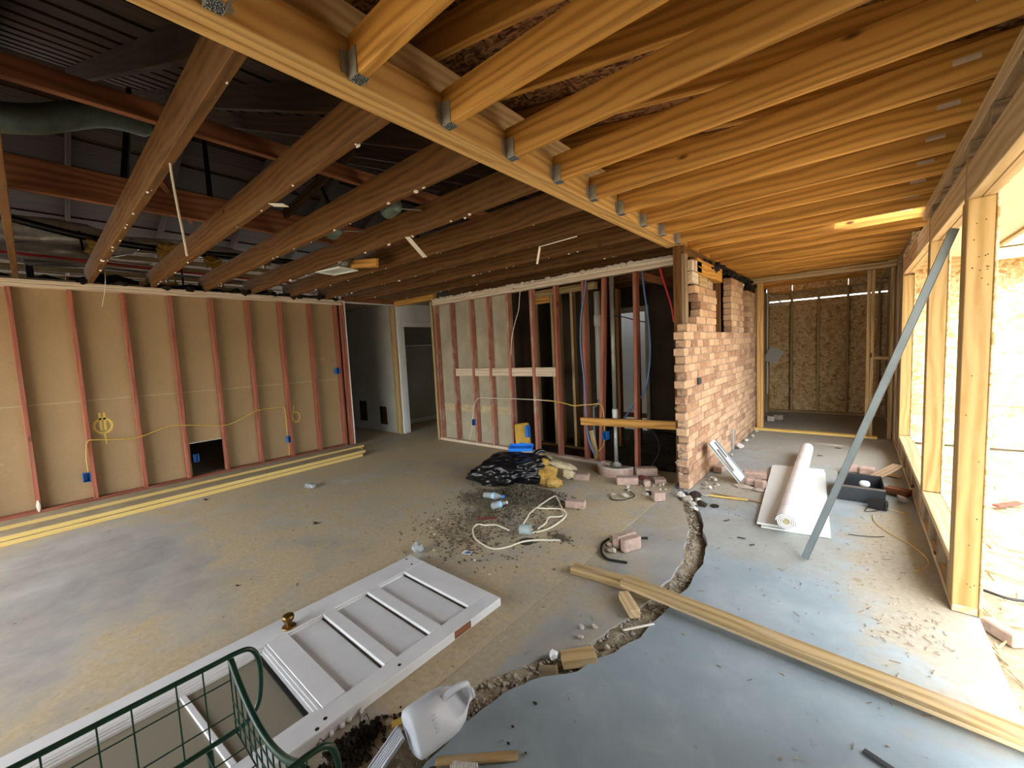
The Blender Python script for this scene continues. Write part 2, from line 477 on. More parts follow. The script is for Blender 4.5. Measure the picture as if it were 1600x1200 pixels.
# ------------------------------------------------------------------ floor
TR = [(-1.20, .10), (-1.13, .55), (-1.108, .85), (-1.118, .95), (-1.10, 1.10), (-1.042, 1.261), (-.917, 1.42), (-.826, 1.606), (-.767, 1.835),
      (-.736, 2.108), (-.718, 2.381), (-.724, 2.641), (-.774, 2.919), (-.913, 3.345), (-1.087, 3.731), (-1.19, 3.88)]
TL = [(-1.30, .10), (-1.29, .55), (-1.26, .85), (-1.24, .98), (-1.21, 1.14), (-1.13, 1.30), (-1.03, 1.45), (-.945, 1.63), (-.885, 1.86),
      (-.845, 2.12), (-.825, 2.36), (-.845, 2.62), (-.90, 2.90), (-1.01, 3.28), (-1.16, 3.60), (-1.27, 3.80)]
def jag(pts, amp, seed, n=4):
    out = []
    for i in range(len(pts) - 1):
        a, b = Vector(pts[i]), Vector(pts[i + 1]); t = b - a; nn = Vector((-t.y, t.x)).normalized()
        for k in range(n):
            p = a + t * (k / n); q = noise.noise(Vector((p.x * 9, p.y * 9, seed))) * amp
            out.append((p.x + nn.x * q, p.y + nn.y * q))
    out.append(pts[-1]); return out
def floors():
    R_ = jag(TR, .022, 1.3); L_ = jag(TL, .030, 5.1)
    fl = struct('floor', (0, 0, 0), 'dusty tan and grey concrete floor slab with a broken curved trench', 'floor')
    f = MB().prism([(-9.3, -2.7), (-1.34, -2.7), (-1.34, 8.2), (-9.3, 8.2)], -.14, 0).build('slab', 'old_concrete', fl, ID)
    f['label'] = 'old tan concrete slab with dust and grey smears'
    pts = [(-1.336, -2.7), (-1.30, -2.7)] + L_ + [(-1.30, 3.93), (-1.336, 3.93)]
    # strip between the old wall line and the trench
    f = MB().prism(pts, -.14, -.002).build('slab', 'mid_concrete', fl, ID)
    f['label'] = 'narrow grey slab strip beside the trench'
    pts = [(-1.20, -2.7), (.48, -2.7), (.48, 9.4), (-1.336, 9.4), (-1.336, 3.935), (-1.19, 3.935)] + R_[::-1]
    f = MB().prism(pts, -.14, -.004).build('slab', 'new_concrete', fl, ID)
    f['label'] = 'newer blue grey smooth concrete slab'
    # trench bottom, bumpy
    m = MB(); n = 9; rows = []
    LL, RR = jag(TL, 0, 0), jag(TR, 0, 0)
    LL = [(-1.32, -2.7)] + LL + [(-1.33, 4.05)]; RR = [(-1.18, -2.7)] + RR + [(-1.1, 4.05)]
    for i in range(len(LL)):
        row = []
        for k in range(n):
            t = k / (n - 1); a, b = Vector(LL[i]), Vector(RR[i]); a2 = a + (a - b) * .25; b2 = b + (b - a) * .25
            p = a2 + (b2 - a2) * t
            z = -.022 - .055 * t * t + .030 * noise.noise(Vector((p.x * 14, p.y * 14, 2))) + .02 * noise.noise(Vector((p.x * 45, p.y * 45, 4)))
            row.append(len(m.v)); m.v.append((p.x, p.y, min(z, -.006)))
        rows.append(row)
    for i in range(len(rows) - 1):
        for k in range(n - 1): m.f.append((rows[i][k], rows[i][k + 1], rows[i + 1][k + 1], rows[i + 1][k]))
    t = m.build('trench_bed', 'trench_dirt', fl, ID, True); t['label'] = 'crumbled dirt bed of the curved trench'
    # grit in the trench and over the slabs (uncountable)
    rnd = random.Random(3); g = MB()
    for i in range(1700):
        k = rnd.randrange(len(LL) - 1); u = rnd.random(); t = rnd.random()
        a = Vector(LL[k]).lerp(Vector(LL[k + 1]), u); b = Vector(RR[k]).lerp(Vector(RR[k + 1]), u); p = a.lerp(b, t * .95)
        s = rnd.uniform(.003, .0095) * (1.7 if rnd.random() < .08 else 1)
        g.chunk((p.x, p.y, -.026 - .05 * t * t + s * .5 + .012 * rnd.random()), (s, s * .8, s * .7), i, 1, .4)
    tag(g.build('trench_grit', 'rubble', fl, ID), 'loose grit lying along the trench', kind='stuff')
    g = MB()
    areas = [(-.3, 3.2, .6, .9, 260), (.2, 3.0, .2, .9, 160), (-.9, 4.3, .35, .6, 200), (-1.5, 3.6, .7, .6, 300), (-2.2, 2.3, .7, .6, 260), (.3, 2.6, .15, .2, 60), (-3, 1.6, 2.5, 1.2, 120), (-.2, 1.6, .8, .5, 40), (-1.4, 1.4, .12, .8, 120)]
    for (cx, cy, sx, sy, n_) in areas:
        for i in range(n_):
            x, y = rnd.gauss(cx, sx * .6), rnd.gauss(cy, sy * .6)
            if x > .36 or (y > 3.9 and x < -1.15): continue
            s = rnd.uniform(.002, .0055)
            g.lump((x, y, s * .3), (s * rnd.uniform(.8, 2), s, s * .5), i, 1, .3)
    tag(g.build('floor_grit', 'rubble', fl, ID), 'fine chips and dust scattered over the floor', kind='stuff')
    g = MB()
    for i in range(330):
        cx, cy, sx, sy, _ = areas[rnd.randrange(7)]
        x, y = rnd.gauss(cx, sx * .7), rnd.gauss(cy, sy * .7)
        if x > .34 or (y > 3.9 and x < -1.12): continue
        a = rnd.random() * 6.3; l = rnd.uniform(.004, .020)
        g.quadbox((-l, -.0012, 0), (l, .0012, .0022), Matrix.Translation((x, y, 0)) @ Matrix.Rotation(a, 4, 'Z'))
    tag(g.build('floor_splinters', 'grey_wood', fl, ID), 'thin wood splinters scattered over the floor', kind='stuff')
floors()

# ------------------------------------------------------------------ outside ground and wing
def outside():
    g = struct('ground', (0, 0, 0), 'sunlit dirt yard with straw and scraps beyond the framed wall', 'ground')
    m = MB(); N = 46
    for i in range(N):
        for j in range(N):
            x = .485 + (i / (N - 1)) ** 1.6 * 24; y = -14 + j / (N - 1) * 24
            z = -.09 + .03 * noise.noise(Vector((x * 1.3, y * 1.3, 0))) + .02 * noise.noise(Vector((x * 5, y * 5, 3)))
            m.v.append((x, y, z))
    for i in range(N - 1):
        for j in range(N - 1): m.f.append((i * N + j, (i + 1) * N + j, (i + 1) * N + j + 1, i * N + j + 1))
    m.build('dirt_surface', 'ground_dirt', g, ID, True)
    MB().prism([(-9.3, -14), (.485, -14), (.485, -2.72), (-9.3, -2.72)], -.2, -.09).build('dirt_surface', 'ground_dirt', g, ID)
    rnd = random.Random(11); q = MB()
    for i in range(500):
        x, y = .5 + rnd.random() ** 1.5 * 2.2, rnd.uniform(1.9, 7.2); a = rnd.random() * 6.3; l = rnd.uniform(.02, .10)
        q.quadbox((-l, -.003, 0), (l, .003, .006), Matrix.Translation((x, y, -.075)) @ Matrix.Rotation(a, 4, 'Z') @ Matrix.Rotation(rnd.uniform(-.2, .2), 4, 'Y'))
    tag(q.build('straw', 'pale_pine', g, ID), 'straw and splinters on the dirt', kind='stuff')
    # wing of the building: OSB wall facing the camera side
    w = struct('wall_wing', (.9, 7.5, -.09), 'sunlit particle board sheathed wall of the next wing outside', 'wall')
    y = 7.50
    for i, x in enumerate((.49, 1.71, 2.93, 4.15, 5.37, 6.59)):
        box('osb_panel', (x + .002, y, .46), (x + 1.218, y + .012, 1.90), 'osb_pale', w)  # paler board colour stands for the sunlit face
        box('osb_panel', (x + .002, y, -.06), (x + 1.218, y + .012, .30), 'osb_pale', w)
        box('osb_panel', (x + .002, y + .012, .28), (x + 1.218, y + .022, .48), 'osb', w)
        box('osb_panel', (x + .002, y + .004, 1.90), (x + 1.218, y + .016, 2.4), 'osb', w)  # darker board colour paints in the eave shadow
    box('fascia_board', (.49, 7.17, 2.17), (7.8, 7.205, 2.30), 'pale_pine', w)
    box('soffit', (.49, 7.205, 2.21), (7.8, 7.5, 2.22), 'osb', w)
    box('roof_deck', (.3, 7.15, 2.31), (7.9, 9.6, 2.33), 'osb', w)
    box('backing', (.49, 7.53, -.06), (7.8, 7.62, 2.3), 'osb', w)
outside()

# ------------------------------------------------------------------ left wall
STUD_L = [-.07 + .4062 * k for k in range(-6, 9)]
def wall_left():
    w = struct('wall_left', (-6.30, .4, 0), 'open stud wall of red stained studs over brown paper drywall backs', 'wall')
    x0, x1 = -6.338, -6.250
    for y in STUD_L:
        box('stud', (x0, y - .019, .038), (x1, y + .019, 2.262), 'red_stud', w)
    box('stud', (x0, 3.235, .0), (x1, 3.273, 2.262), 'red_stud', w)
    box('stud', (x0, 3.275, .0), (x1, 3.313, 2.30), 'red_stud', w)
    box('drywall_edge', (-6.345, 3.315, 0), (-6.240, 3.328, 2.33), 'white_paint', w)
    box('bottom_plate', (x0, -2.6, 0), (x1, 3.20, .038), 'red_stud', w)
    box('top_plate', (x0, -2.6, 2.262), (x1, 3.31, 2.300), 'white_plate', w)
    box('top_plate', (x0, -2.6, 2.302), (x1, 3.31, 2.340), 'white_plate', w)
    # drywall sheets seen from the back, seam at 1.09 m, a rectangular hole low down
    def sheet(name, cuts):
        m = MB()
        for (ya, yb, za, zb) in cuts: m.quadbox((-6.352, ya, za), (-6.340, yb, zb))
        return m.build(name, 'brown_paper', w, ID)
    sheet('drywall_sheet', [(-2.6, 3.314, 1.094, 2.33)])
    sheet('drywall_sheet', [(-2.6, 1.195, 0, 1.088), (1.578, 3.314, 0, 1.088), (1.195, 1.578, .452, 1.088), (1.195, 1.578, 0, .018)])
    box('drywall_seam', (-6.3405, -2.6, 1.086), (-6.339, 3.3, 1.096), 'insul_paper', w, 0)
    # sprayed survey marks on the paper
    m = MB(); cy, cz = .462, .80
    m.tube([(-6.338, cy + .070 * math.cos(a), cz + .080 * math.sin(a)) for a in [i * math.pi / 12 for i in range(24)]], .011, 5, True)
    m.tube([(-6.338, cy - .018, cz + .145), (-6.338, cy - .016, cz - .05)], .010, 5)
    m.tube([(-6.338, cy + .018, cz + .145), (-6.338, cy + .016, cz - .05)], .010, 5)
    m.tube([(-6.338, cy + .004, cz - .08), (-6.338, cy + .010, cz - .21)], .012, 5, taper=lambda t: 1 - .7 * t)
    flat(m).build('spray_mark', 'spray_paint', w, ID)
    m = MB(); cy, cz = 2.478, .585
    m.tube([(-6.338, cy + .050 * math.cos(a), cz + .075 * math.sin(a)) for a in [i * math.pi / 10 for i in range(20)]], .009, 5, True)
    m.tube([(-6.338, cy - .02, cz + .17), (-6.338, cy - .045, cz + .03)], .010, 5)
    flat(m).build('spray_mark', 'spray_paint', w, ID)
    m = MB(); cy, cz = 2.93, 1.42
    m.tube([(-6.338, cy - .02, cz), (-6.338, cy + .03, cz + .03), (-6.338, cy + .045, cz), (-6.338, cy + .02, cz - .02)], .007, 5)
    m.tube([(-6.338, cy - .10, cz - .02), (-6.338, cy - .09, cz - .17)], .006, 5)
    flat(m).build('spray_mark', 'insul_paper', w, ID)
    # plaster dab on one stud
    MB().lump((-6.247, -.072, .085), (.004, .014, .06), 3, 2, .2).build('plaster_dab', 'paper_scrap', w, ID)
    # closed shell behind (next room)
    s = struct('wall_far_left', (-9.2, 2, 0), 'dim end wall of the room behind the brown paper wall', 'wall')
    box('drywall_sheet', (-9.32, -2.6, 0), (-9.30, 7.6, 2.36), 'white_drywall', s)
    box('drywall_sheet', (-9.30, 7.57, 0), (-5.22, 7.6, 2.5), 'white_drywall', s)
def flat(m):
    m.v = [(-6.3385 if v[0] > -6.338 else -6.3395, v[1], v[2]) for v in m.v]; return m
wall_left()

# ------------------------------------------------------------------ unseen rear wall behind the camera, wide opening added for daylight
def wall_rear():
    w = struct('wall_rear', (-5, -2.65, 0), 'unseen rear wall behind the viewer, opened wide to let daylight in', 'wall')
    box('drywall_sheet', (-9.3, -2.68, 0), (-6.3, -2.62, 2.6), 'grey_drywall', w)
    box('header', (-6.3, -2.68, 2.15), (-1.36, -2.62, 2.6), 'old_wood', w)  # header over the wide opening added for daylight
    box('osb_panel', (-1.36, -2.72, 0), (.49, -2.70, 2.9), 'osb', w)  # unseen end panel, added to hold daylight out of the addition
wall_rear()

# ------------------------------------------------------------------ hall behind the left wall
def hall():
    w = struct('wall_hall', (-7.1, 4.26, 0), 'white painted drywall in the hallway with two small cut-outs', 'wall')
    m = MB(); y0, y1 = 4.255, 4.268; top = 2.36
    xs = [-9.3, -7.73, -7.43, -6.985, -6.73, -6.43]
    for i in range(5):
        a, b = xs[i], xs[i + 1]
        if i in (1, 3):
            za, zb = (.15, .55) if i == 1 else (.13, .48)
            m.quadbox((a, y0, 0), (b, y1, za)); m.quadbox((a, y0, zb), (b, y1, top))
        else: m.quadbox((a, y0, 0), (b, y1, top))
    m.build('drywall_sheet', 'white_drywall', w, ID)
    for (a, b, za, zb) in ((-7.73, -7.43, .15, .55), (-6.985, -6.73, .13, .48)):
        f = MB(); t = .006
        f.quadbox((a - t, y0 - .001, za - t), (a, y1, zb + t)).quadbox((b, y0 - .001, za - t), (b + t, y1, zb + t))
        f.quadbox((a, y0 - .001, za - t), (b, y1, za)).quadbox((a, y0 - .001, zb), (b, y1, zb + t)).build('cutout_edge', 'paper_white', w, ID)
        box('cavity_board', (a - .45, 4.36, za - .13), (b + .1, 4.37, zb + .3), 'old_wood', w)
    box('corner_stud', (-6.43, 4.245, 0), (-6.392, 4.335, 2.30), 'weather_wood', w)
    box('corner_stud', (-6.39, 4.25, 0), (-6.30, 4.288, 2.30), 'weather_wood', w)
    # closet side wall running away along y with cased opening
    c = struct('wall_closet', (-6.3, 4.9, 0), 'white cased closet opening beside the hallway corner', 'wall')
    box('drywall_sheet', (-6.295, 4.29, 1.99), (-6.283, 5.75, 2.36), 'white_paint', c)
    box('casing', (-6.31, 4.30, 0), (-6.268, 4.375, 2.05), 'white_paint', c)
    box('casing', (-6.305, 4.377, 0), (-6.276, 4.44, 1.99), 'white_paint', c)
    box('casing', (-6.305, 4.378, 1.94), (-6.270, 5.62, 2.03), 'white_paint', c)
    box('casing', (-6.31, 5.55, 0), (-6.268, 5.62, 1.94), 'white_paint', c)
    box('drywall_sheet', (-7.05, 4.38, 0), (-7.04, 5.75, 2.36), 'white_drywall', c)
    box('drywall_sheet', (-7.04, 5.70, 0), (-5.0, 5.715, 2.36), 'white_drywall', c)
    box('shelf', (-7.03, 4.40, 1.60), (-6.60, 5.69, 1.62), 'white_paint', c)
    box('baseboard', (-7.04, 4.40, 0), (-7.025, 5.69, .10), 'white_paint', c)
    cl = struct('ceiling', (-7.6, 3.8, 2.36), 'low plain ceiling over the hallway and closet', 'ceiling')
    box('drywall_sheet', (-9.3, 3.33, 2.362), (-6.36, 5.72, 2.374), 'grey_drywall', cl)
    box('drywall_sheet', (-6.36, 4.40, 2.362), (-5.25, 5.72, 2.374), 'grey_drywall', cl)
    box('drywall_sheet', (-9.3, -2.6, 2.362), (-6.36, 3.32, 2.374), 'grey_drywall', cl)
    h = struct('trim_1', (-5.8, 4.2, 2.3), 'doubled pine header over the hallway mouth', 'header')
    box('header_ply', (-6.30, 4.282, 2.30), (-5.22, 4.32, 2.40), 'new_pine', h)
    box('header_ply', (-6.30, 4.322, 2.30), (-5.22, 4.36, 2.42), 'new_pine', h)
    box('header_ply', (-6.345, 3.33, 2.33), (-6.30, 4.28, 2.42), 'rust_wood', h)
    box('drywall_edge', (-6.352, 3.33, 2.31), (-6.296, 4.28, 2.329), 'white_paint', h)
hall()

# ------------------------------------------------------------------ back wall
def wall_back():
    w = struct('wall_back', (-3.3, 4.32, 0), 'stripped stud wall with red studs, half of it open to the room behind', 'wall')
    y0, y1 = 4.280, 4.369; tp = 2.196
    def st(xb, xt, mat, zb=.038, zt=tp, yo=0, nm='stud'):
        return stick(nm, (xb, 4.3245 + yo, zb), (xt, 4.3245 + yo, zt), .089, .038, mat, w, up=(1, 0, 0))
    box('corner_board', (-5.30, 4.272, 0), (-5.255, 4.375, 2.26), 'weather_wood', w)
    mats = ['dusty_red_stud'] * 8
    for x, mt in zip((-5.21, -4.82, -4.39, -4.04, -3.665, -3.255), mats): st(x, x, mt)
    st(-2.89, -2.875, 'red_stud'); st(-2.505, -2.475, 'red_stud'); st(-2.315, -2.205, 'red_stud', 0); st(-1.865, -1.835, 'red_stud', -.0)
    st(-1.395, -1.395, 'white_plate', 0, 2.19)
    box('top_plate', (-5.25, y0, tp), (-1.376, y1, 2.236), 'white_plate', w)
    box('top_plate', (-5.25, y0, 2.238), (-1.376, y1, 2.278), 'white_plate', w)
    m = MB(); rnd = random.Random(5)
    for i in range(46):
        x = -5.2 + i * .083
        m.lump((x, 4.276, 2.285), (.05, .012, rnd.uniform(.008, .03)), i, 1, .4)
    tag(m.build('plaster_crust', 'mortar_pale', w, ID), 'ragged pale plaster crust along the top plate', kind='stuff')
    box('bottom_plate', (-5.25, y0, 0), (-2.20, y1, .038), 'white_plate', w)
    for a, b in ((-4.80, -4.41), (-4.37, -4.06), (-4.02, -3.685), (-3.645, -3.275), (-3.235, -2.91)):
        box('blocking', (a, 4.30, 1.055), (b, 4.338, 1.172), 'white_plate', w)
    for a, b in ((-5.25, -4.395), (-4.393, -3.65)):
        box('drywall_sheet', (a, 4.372, .0), (b, 4.384, 2.27), 'grey_drywall', w)
    box('drywall_patch', (-5.2, 4.3705, .49), (-3.66, 4.372, .60), 'insul_paper', w)
    # second closet framing just behind, fresh yellow studs
    k = struct('wall_inner', (-3.2, 4.9, 0), 'yellow pine closet framing behind the stripped stud wall', 'wall')
    for x in (-3.62, -3.30, -3.20, -2.98, -2.78):
        box('stud', (x, 4.80, .038), (x + .04, 4.889, 2.16), 'weather_wood', k)
    for x in (-2.46, -2.20):
        box('stud', (x, 5.10, .038), (x + .04, 5.19, 2.16), 'old_wood', k)
    box('top_plate', (-4.2, 4.80, 2.162), (-2.6, 4.889, 2.25), 'weather_wood', k)
    box('header_board', (-3.60, 4.79, 2.06), (-3.30, 4.798, 2.16), 'new_pine', k)
    box('bottom_plate', (-4.2, 4.80, 0), (-2.6, 4.889, .038), 'old_wood', k)
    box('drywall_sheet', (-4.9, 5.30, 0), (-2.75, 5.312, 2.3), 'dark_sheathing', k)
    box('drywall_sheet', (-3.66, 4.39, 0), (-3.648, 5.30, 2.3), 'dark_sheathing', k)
    # bathroom shell with doorway through to a daylit room
    b = struct('wall_bath', (-2.4, 6.45, 0), 'dark gutted bathroom wall with a doorway', 'wall')
    yb = 6.45
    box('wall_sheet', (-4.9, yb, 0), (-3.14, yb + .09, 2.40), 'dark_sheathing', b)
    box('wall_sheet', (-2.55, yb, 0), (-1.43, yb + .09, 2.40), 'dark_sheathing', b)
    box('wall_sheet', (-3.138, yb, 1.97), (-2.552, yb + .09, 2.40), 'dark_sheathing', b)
    box('casing', (-3.20, yb - .02, 0), (-3.095, yb + .11, 1.95), 'grey_drywall', b)
    box('casing', (-2.60, yb - .02, 0), (-2.54, yb + .11, 1.95), 'grey_drywall', b)
    box('casing', (-3.20, yb - .022, 1.95), (-2.54, yb + .112, 2.03), 'grey_drywall', b)
    f = struct('wall_bedroom', (-3.3, 7.55, 0), 'bright white drywall seen through the bathroom doorway', 'wall')
    box('drywall_sheet', (-5.2, 7.55, 0), (-1.45, 7.562, 2.5), 'white_paint', f)
    box('baseboard_rail', (-5.2, 7.54, 0), (-1.45, 7.549, .09), 'old_wood', f)
    box('drywall_sheet', (-5.21, 6.55, 0), (-5.20, 7.56, 2.5), 'white_paint', f)
    # old exterior wall sheathing behind the brick, seen from the bathroom side
    e = struct('wall_sheathing', (-1.4, 5.8, 0), 'dark fibre sheathing on the inside of the brick wall', 'wall')
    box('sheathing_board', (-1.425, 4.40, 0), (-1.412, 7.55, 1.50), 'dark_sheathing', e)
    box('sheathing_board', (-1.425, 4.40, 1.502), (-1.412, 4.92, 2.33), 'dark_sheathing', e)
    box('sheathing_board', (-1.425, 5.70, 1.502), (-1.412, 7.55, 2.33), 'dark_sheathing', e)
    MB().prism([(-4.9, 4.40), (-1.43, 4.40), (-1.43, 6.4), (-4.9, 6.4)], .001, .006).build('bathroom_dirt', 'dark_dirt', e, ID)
wall_back()

# ------------------------------------------------------------------ brick wall
def wall_brick():
    w = struct('wall_brick', (-1.24, 5.6, 0), 'remnant of reddish brick veneer wall with ragged end and window openings', 'wall')
    ch = .0753; bl = .203; fx, bx = -1.190, -1.285
    rnd = random.Random(21)
    lst = []
    def course(k, ya, yb, rag=0.0):
        z = k * ch; off = (k % 2) * bl / 2
        n0 = math.floor((ya - off) / bl); y = n0 * bl + off
        while y < yb - .02:
            a, b = max(y, ya), min(y + bl - .010, yb)
            if b - a > .045: lst.append((k, a, b, z + .005, z + ch - .004))
            y += bl
    m = MB()
    def core(ya, yb, za, zb): m.quadbox((bx + .012, ya, za), (fx - .008, yb, zb))
    for k in range(20):
        edge = 3.90 - .0035 * k + (.0 if k % 2 else .045) + rnd.uniform(-.015, .015)
        course(k, edge, 7.33); core(edge + .02, 7.32, k * ch, (k + 1) * ch)
    rows = {20: (3.95, 4.93), 21: (4.22, 4.95), 22: (4.35, 4.95), 23: (4.36, 4.97), 24: (4.28, 5.0), 25: (4.20, 5.0)}
    for k, (a, b) in rows.items(): course(k, a, b); core(a + .015, b - .012, k * ch, (k + 1) * ch)
    for k in range(20, 29):
        a, b = 5.70 + rnd.uniform(-.02, .02), 6.42
        course(k, a, b); core(a + .015, b - .012, k * ch, (k + 1) * ch)
    for k in range(20, 28):
        a, b = 6.72 + rnd.uniform(-.04, .06), 7.31
        course(k, a, b); core(a + .015, b - .012, k * ch, (k + 1) * ch)
    m.build('mortar_core', 'mortar', w, ID)
    lst.sort(key=lambda q: q[1] + (0 if q[0] < 20 else -1.2))
    def one(k, a, b, z0, z1, i):
        j = rnd.uniform(-.004, .004)
        return (bx + j * .5, a, z0), (fx + j, b, z1)
    rest = MB()
    for i, q in enumerate(lst):
        lo, hi = one(*q, i)
        if i < 296:
            lo, hi = Vector(lo), Vector(hi); s = hi - lo; s.y = round(s.y, 2)
            o = D.objects.new('brick', box_mesh(s.y, round(s.x, 3), round(s.z, 4), .004, 'brick'))
            put(o, Matrix.Translation((lo + hi) / 2) @ Matrix.Rotation(rnd.uniform(-.012, .012), 4, 'Y') @ frame((0, 1, 0), (0, 0, 1)), w)
        else: rest.quadbox(lo, hi)
    if rest.v: tag(rest.build('brick_rest', 'brick', w, ID), 'the far end of the brick courses', kind='stuff')
    # ragged mortar on the broken end
    g = MB()
    for i in range(70):
        z = rnd.uniform(.02, 1.5); g.lump((rnd.uniform(bx, fx - .03), 3.905 + rnd.uniform(-.02, .02), z), (rnd.uniform(.010, .026), .014, rnd.uniform(.006, .018)), i, 2, .7, 2.4)
    tag(g.build('mortar_crumbs', 'mortar', w, ID), 'ragged mortar on the broken end of the brick wall', kind='stuff')
    # odd half brick and little block standing proud of the wall
    box('half_brick', (-1.20, 4.22, .985), (-1.172, 4.31, 1.05), 'dark_box', w)
    box('half_brick', (-1.2, 6.05, 1.50), (-1.175, 6.15, 1.56), 'loose_brick', w)
    box('conduit_stub', (-1.195, 5.62, .02), (-1.165, 5.68, .28), 'galv', w)
    # old framing behind the openings
    f = struct('wall_frame', (-1.35, 5.6, 0), 'old timber framing and post standing behind the brick wall', 'wall')
    box('post', (-1.372, 4.12, 0), (-1.300, 4.24, 2.338), 'old_wood', f)
    box('post', (-1.298, 4.13, 1.58), (-1.262, 4.22, 2.26), 'grey_wood', f)
    for y in (4.55, 4.92, 5.25, 5.66, 6.05, 6.45, 6.70, 7.05, 7.30):
        box('stud', (-1.40, y, 1.4), (-1.312, y + .038, 2.25), 'old_wood', f)
    box('stud', (-1.30, 4.98, 1.51), (-1.262, 5.02, 2.14), 'pale_pine', f)
    box('sill_board', (-1.305, 4.96, 1.49), (-1.290, 5.72, 1.51), 'grey_wood', f)
    box('header_board', (-1.312, 4.14, 2.245), (-1.270, 7.33, 2.338), 'old_wood', f)
    box('header_board', (-1.30, 4.36, 2.09), (-1.215, 5.35, 2.24), 'new_pine', f)
    for (a, b, c, d) in ((4.20, 4.27, 2.10, 2.20), (4.30, 4.52, 2.10, 2.21), (4.20, 4.40, 1.975, 2.09)):
        box('block', (-1.275, a, c), (-1.215, b, d), 'white_plate', f)
    box('block', (-1.275, 4.45, 1.97), (-1.22, 4.75, 2.085), 'weather_wood', f)
    box('block', (-1.275, 4.76, 1.97), (-1.22, 4.95, 2.05), 'loose_brick', f)
    g = MB()
    for i in range(46):
        y = 4.75 + i * .054; g.lump((-1.235 + rnd.uniform(-.03, .03), y, 2.235 + rnd.uniform(-.03, .04)), (.035, .05, rnd.uniform(.02, .05)), i, 1, .6)
    tag(g.build('tar_paper_shreds', 'tar_paper', f, ID), 'black torn felt paper along the top of the brick wall', kind='stuff')
wall_brick()

# ------------------------------------------------------------------ far room framing
def far_room():
    w = struct('wall_divider', (-.4, 7.3, 0), 'open pine doorway framing between the long room and the far room', 'wall')
    y0, y1 = 7.25, 7.339
    for x in (-1.165, -1.125): box('stud', (x, y0, .0), (x + .038, y1, 2.25), 'bright_pine', w)
    box('stud', (-1.26, y0 + .1, .0), (-1.22, y1 + .1, 2.25), 'old_wood', w)
    box('bottom_plate', (-1.21, 7.20, -.004), (.24, 7.29, .03), 'yellow_board', w)
    for x in (.105, .147): box('stud', (x, y0, .03), (x + .038, y1, 2.24), 'weather_wood', w)
    box('stud', (.335, y0, .0), (.373, y1, 2.24), 'weather_wood', w)
    box('blocking', (.187, y0, 1.06), (.333, y1, 1.10), 'weather_wood', w)
    box('top_plate', (-1.30, y0, 2.252), (.384, y1, 2.29), 'pale_pine', w)
    box('top_plate', (-1.30, y0, 2.292), (.384, y1, 2.33), 'weather_wood', w)
    f = struct('wall_far', (-.4, 9.2, 0), 'particle board end wall with studs and daylight slits at the top', 'wall')
    yf = 9.20
    for a, b in ((-1.33, -.92), (-.92, -.115), (-.115, .70), (.70, 1.2)):
        box('osb_panel', (a + .002, yf + .09, .02), (b - .002, yf + .102, 2.088), 'osb', f)
        box('osb_panel', (a + .002, yf + .09, 2.108), (b - .002, yf + .102, 2.55), 'osb', f)
    for x in (-1.30, -.92, -.52, -.115, .29): box('stud', (x - .019, yf, .04), (x + .019, yf + .089, 2.23), 'weather_wood', f)
    box('bottom_plate', (-1.33, yf, 0), (.40, yf + .089, .038), 'weather_wood', f)
    box('top_plate', (-1.33, yf, 2.232), (.40, yf + .089, 2.27), 'weather_wood', f)
    box('blocking', (-1.28, yf, 2.02), (-.94, yf + .05, 2.06), 'white_plate', f)
    s = struct('wall_far_side', (-1.33, 8.3, 0), 'dark sheathed side wall of the far room', 'wall')
    box('sheathing_board', (-1.345, 7.36, 0), (-1.335, 9.3, 2.5), 'dark_sheathing', s)
    for y in (7.75, 8.15, 8.55, 8.95): box('stud', (-1.333, y, 0), (-1.25, y + .038, 2.25), 'grey_wood', s)
far_room()

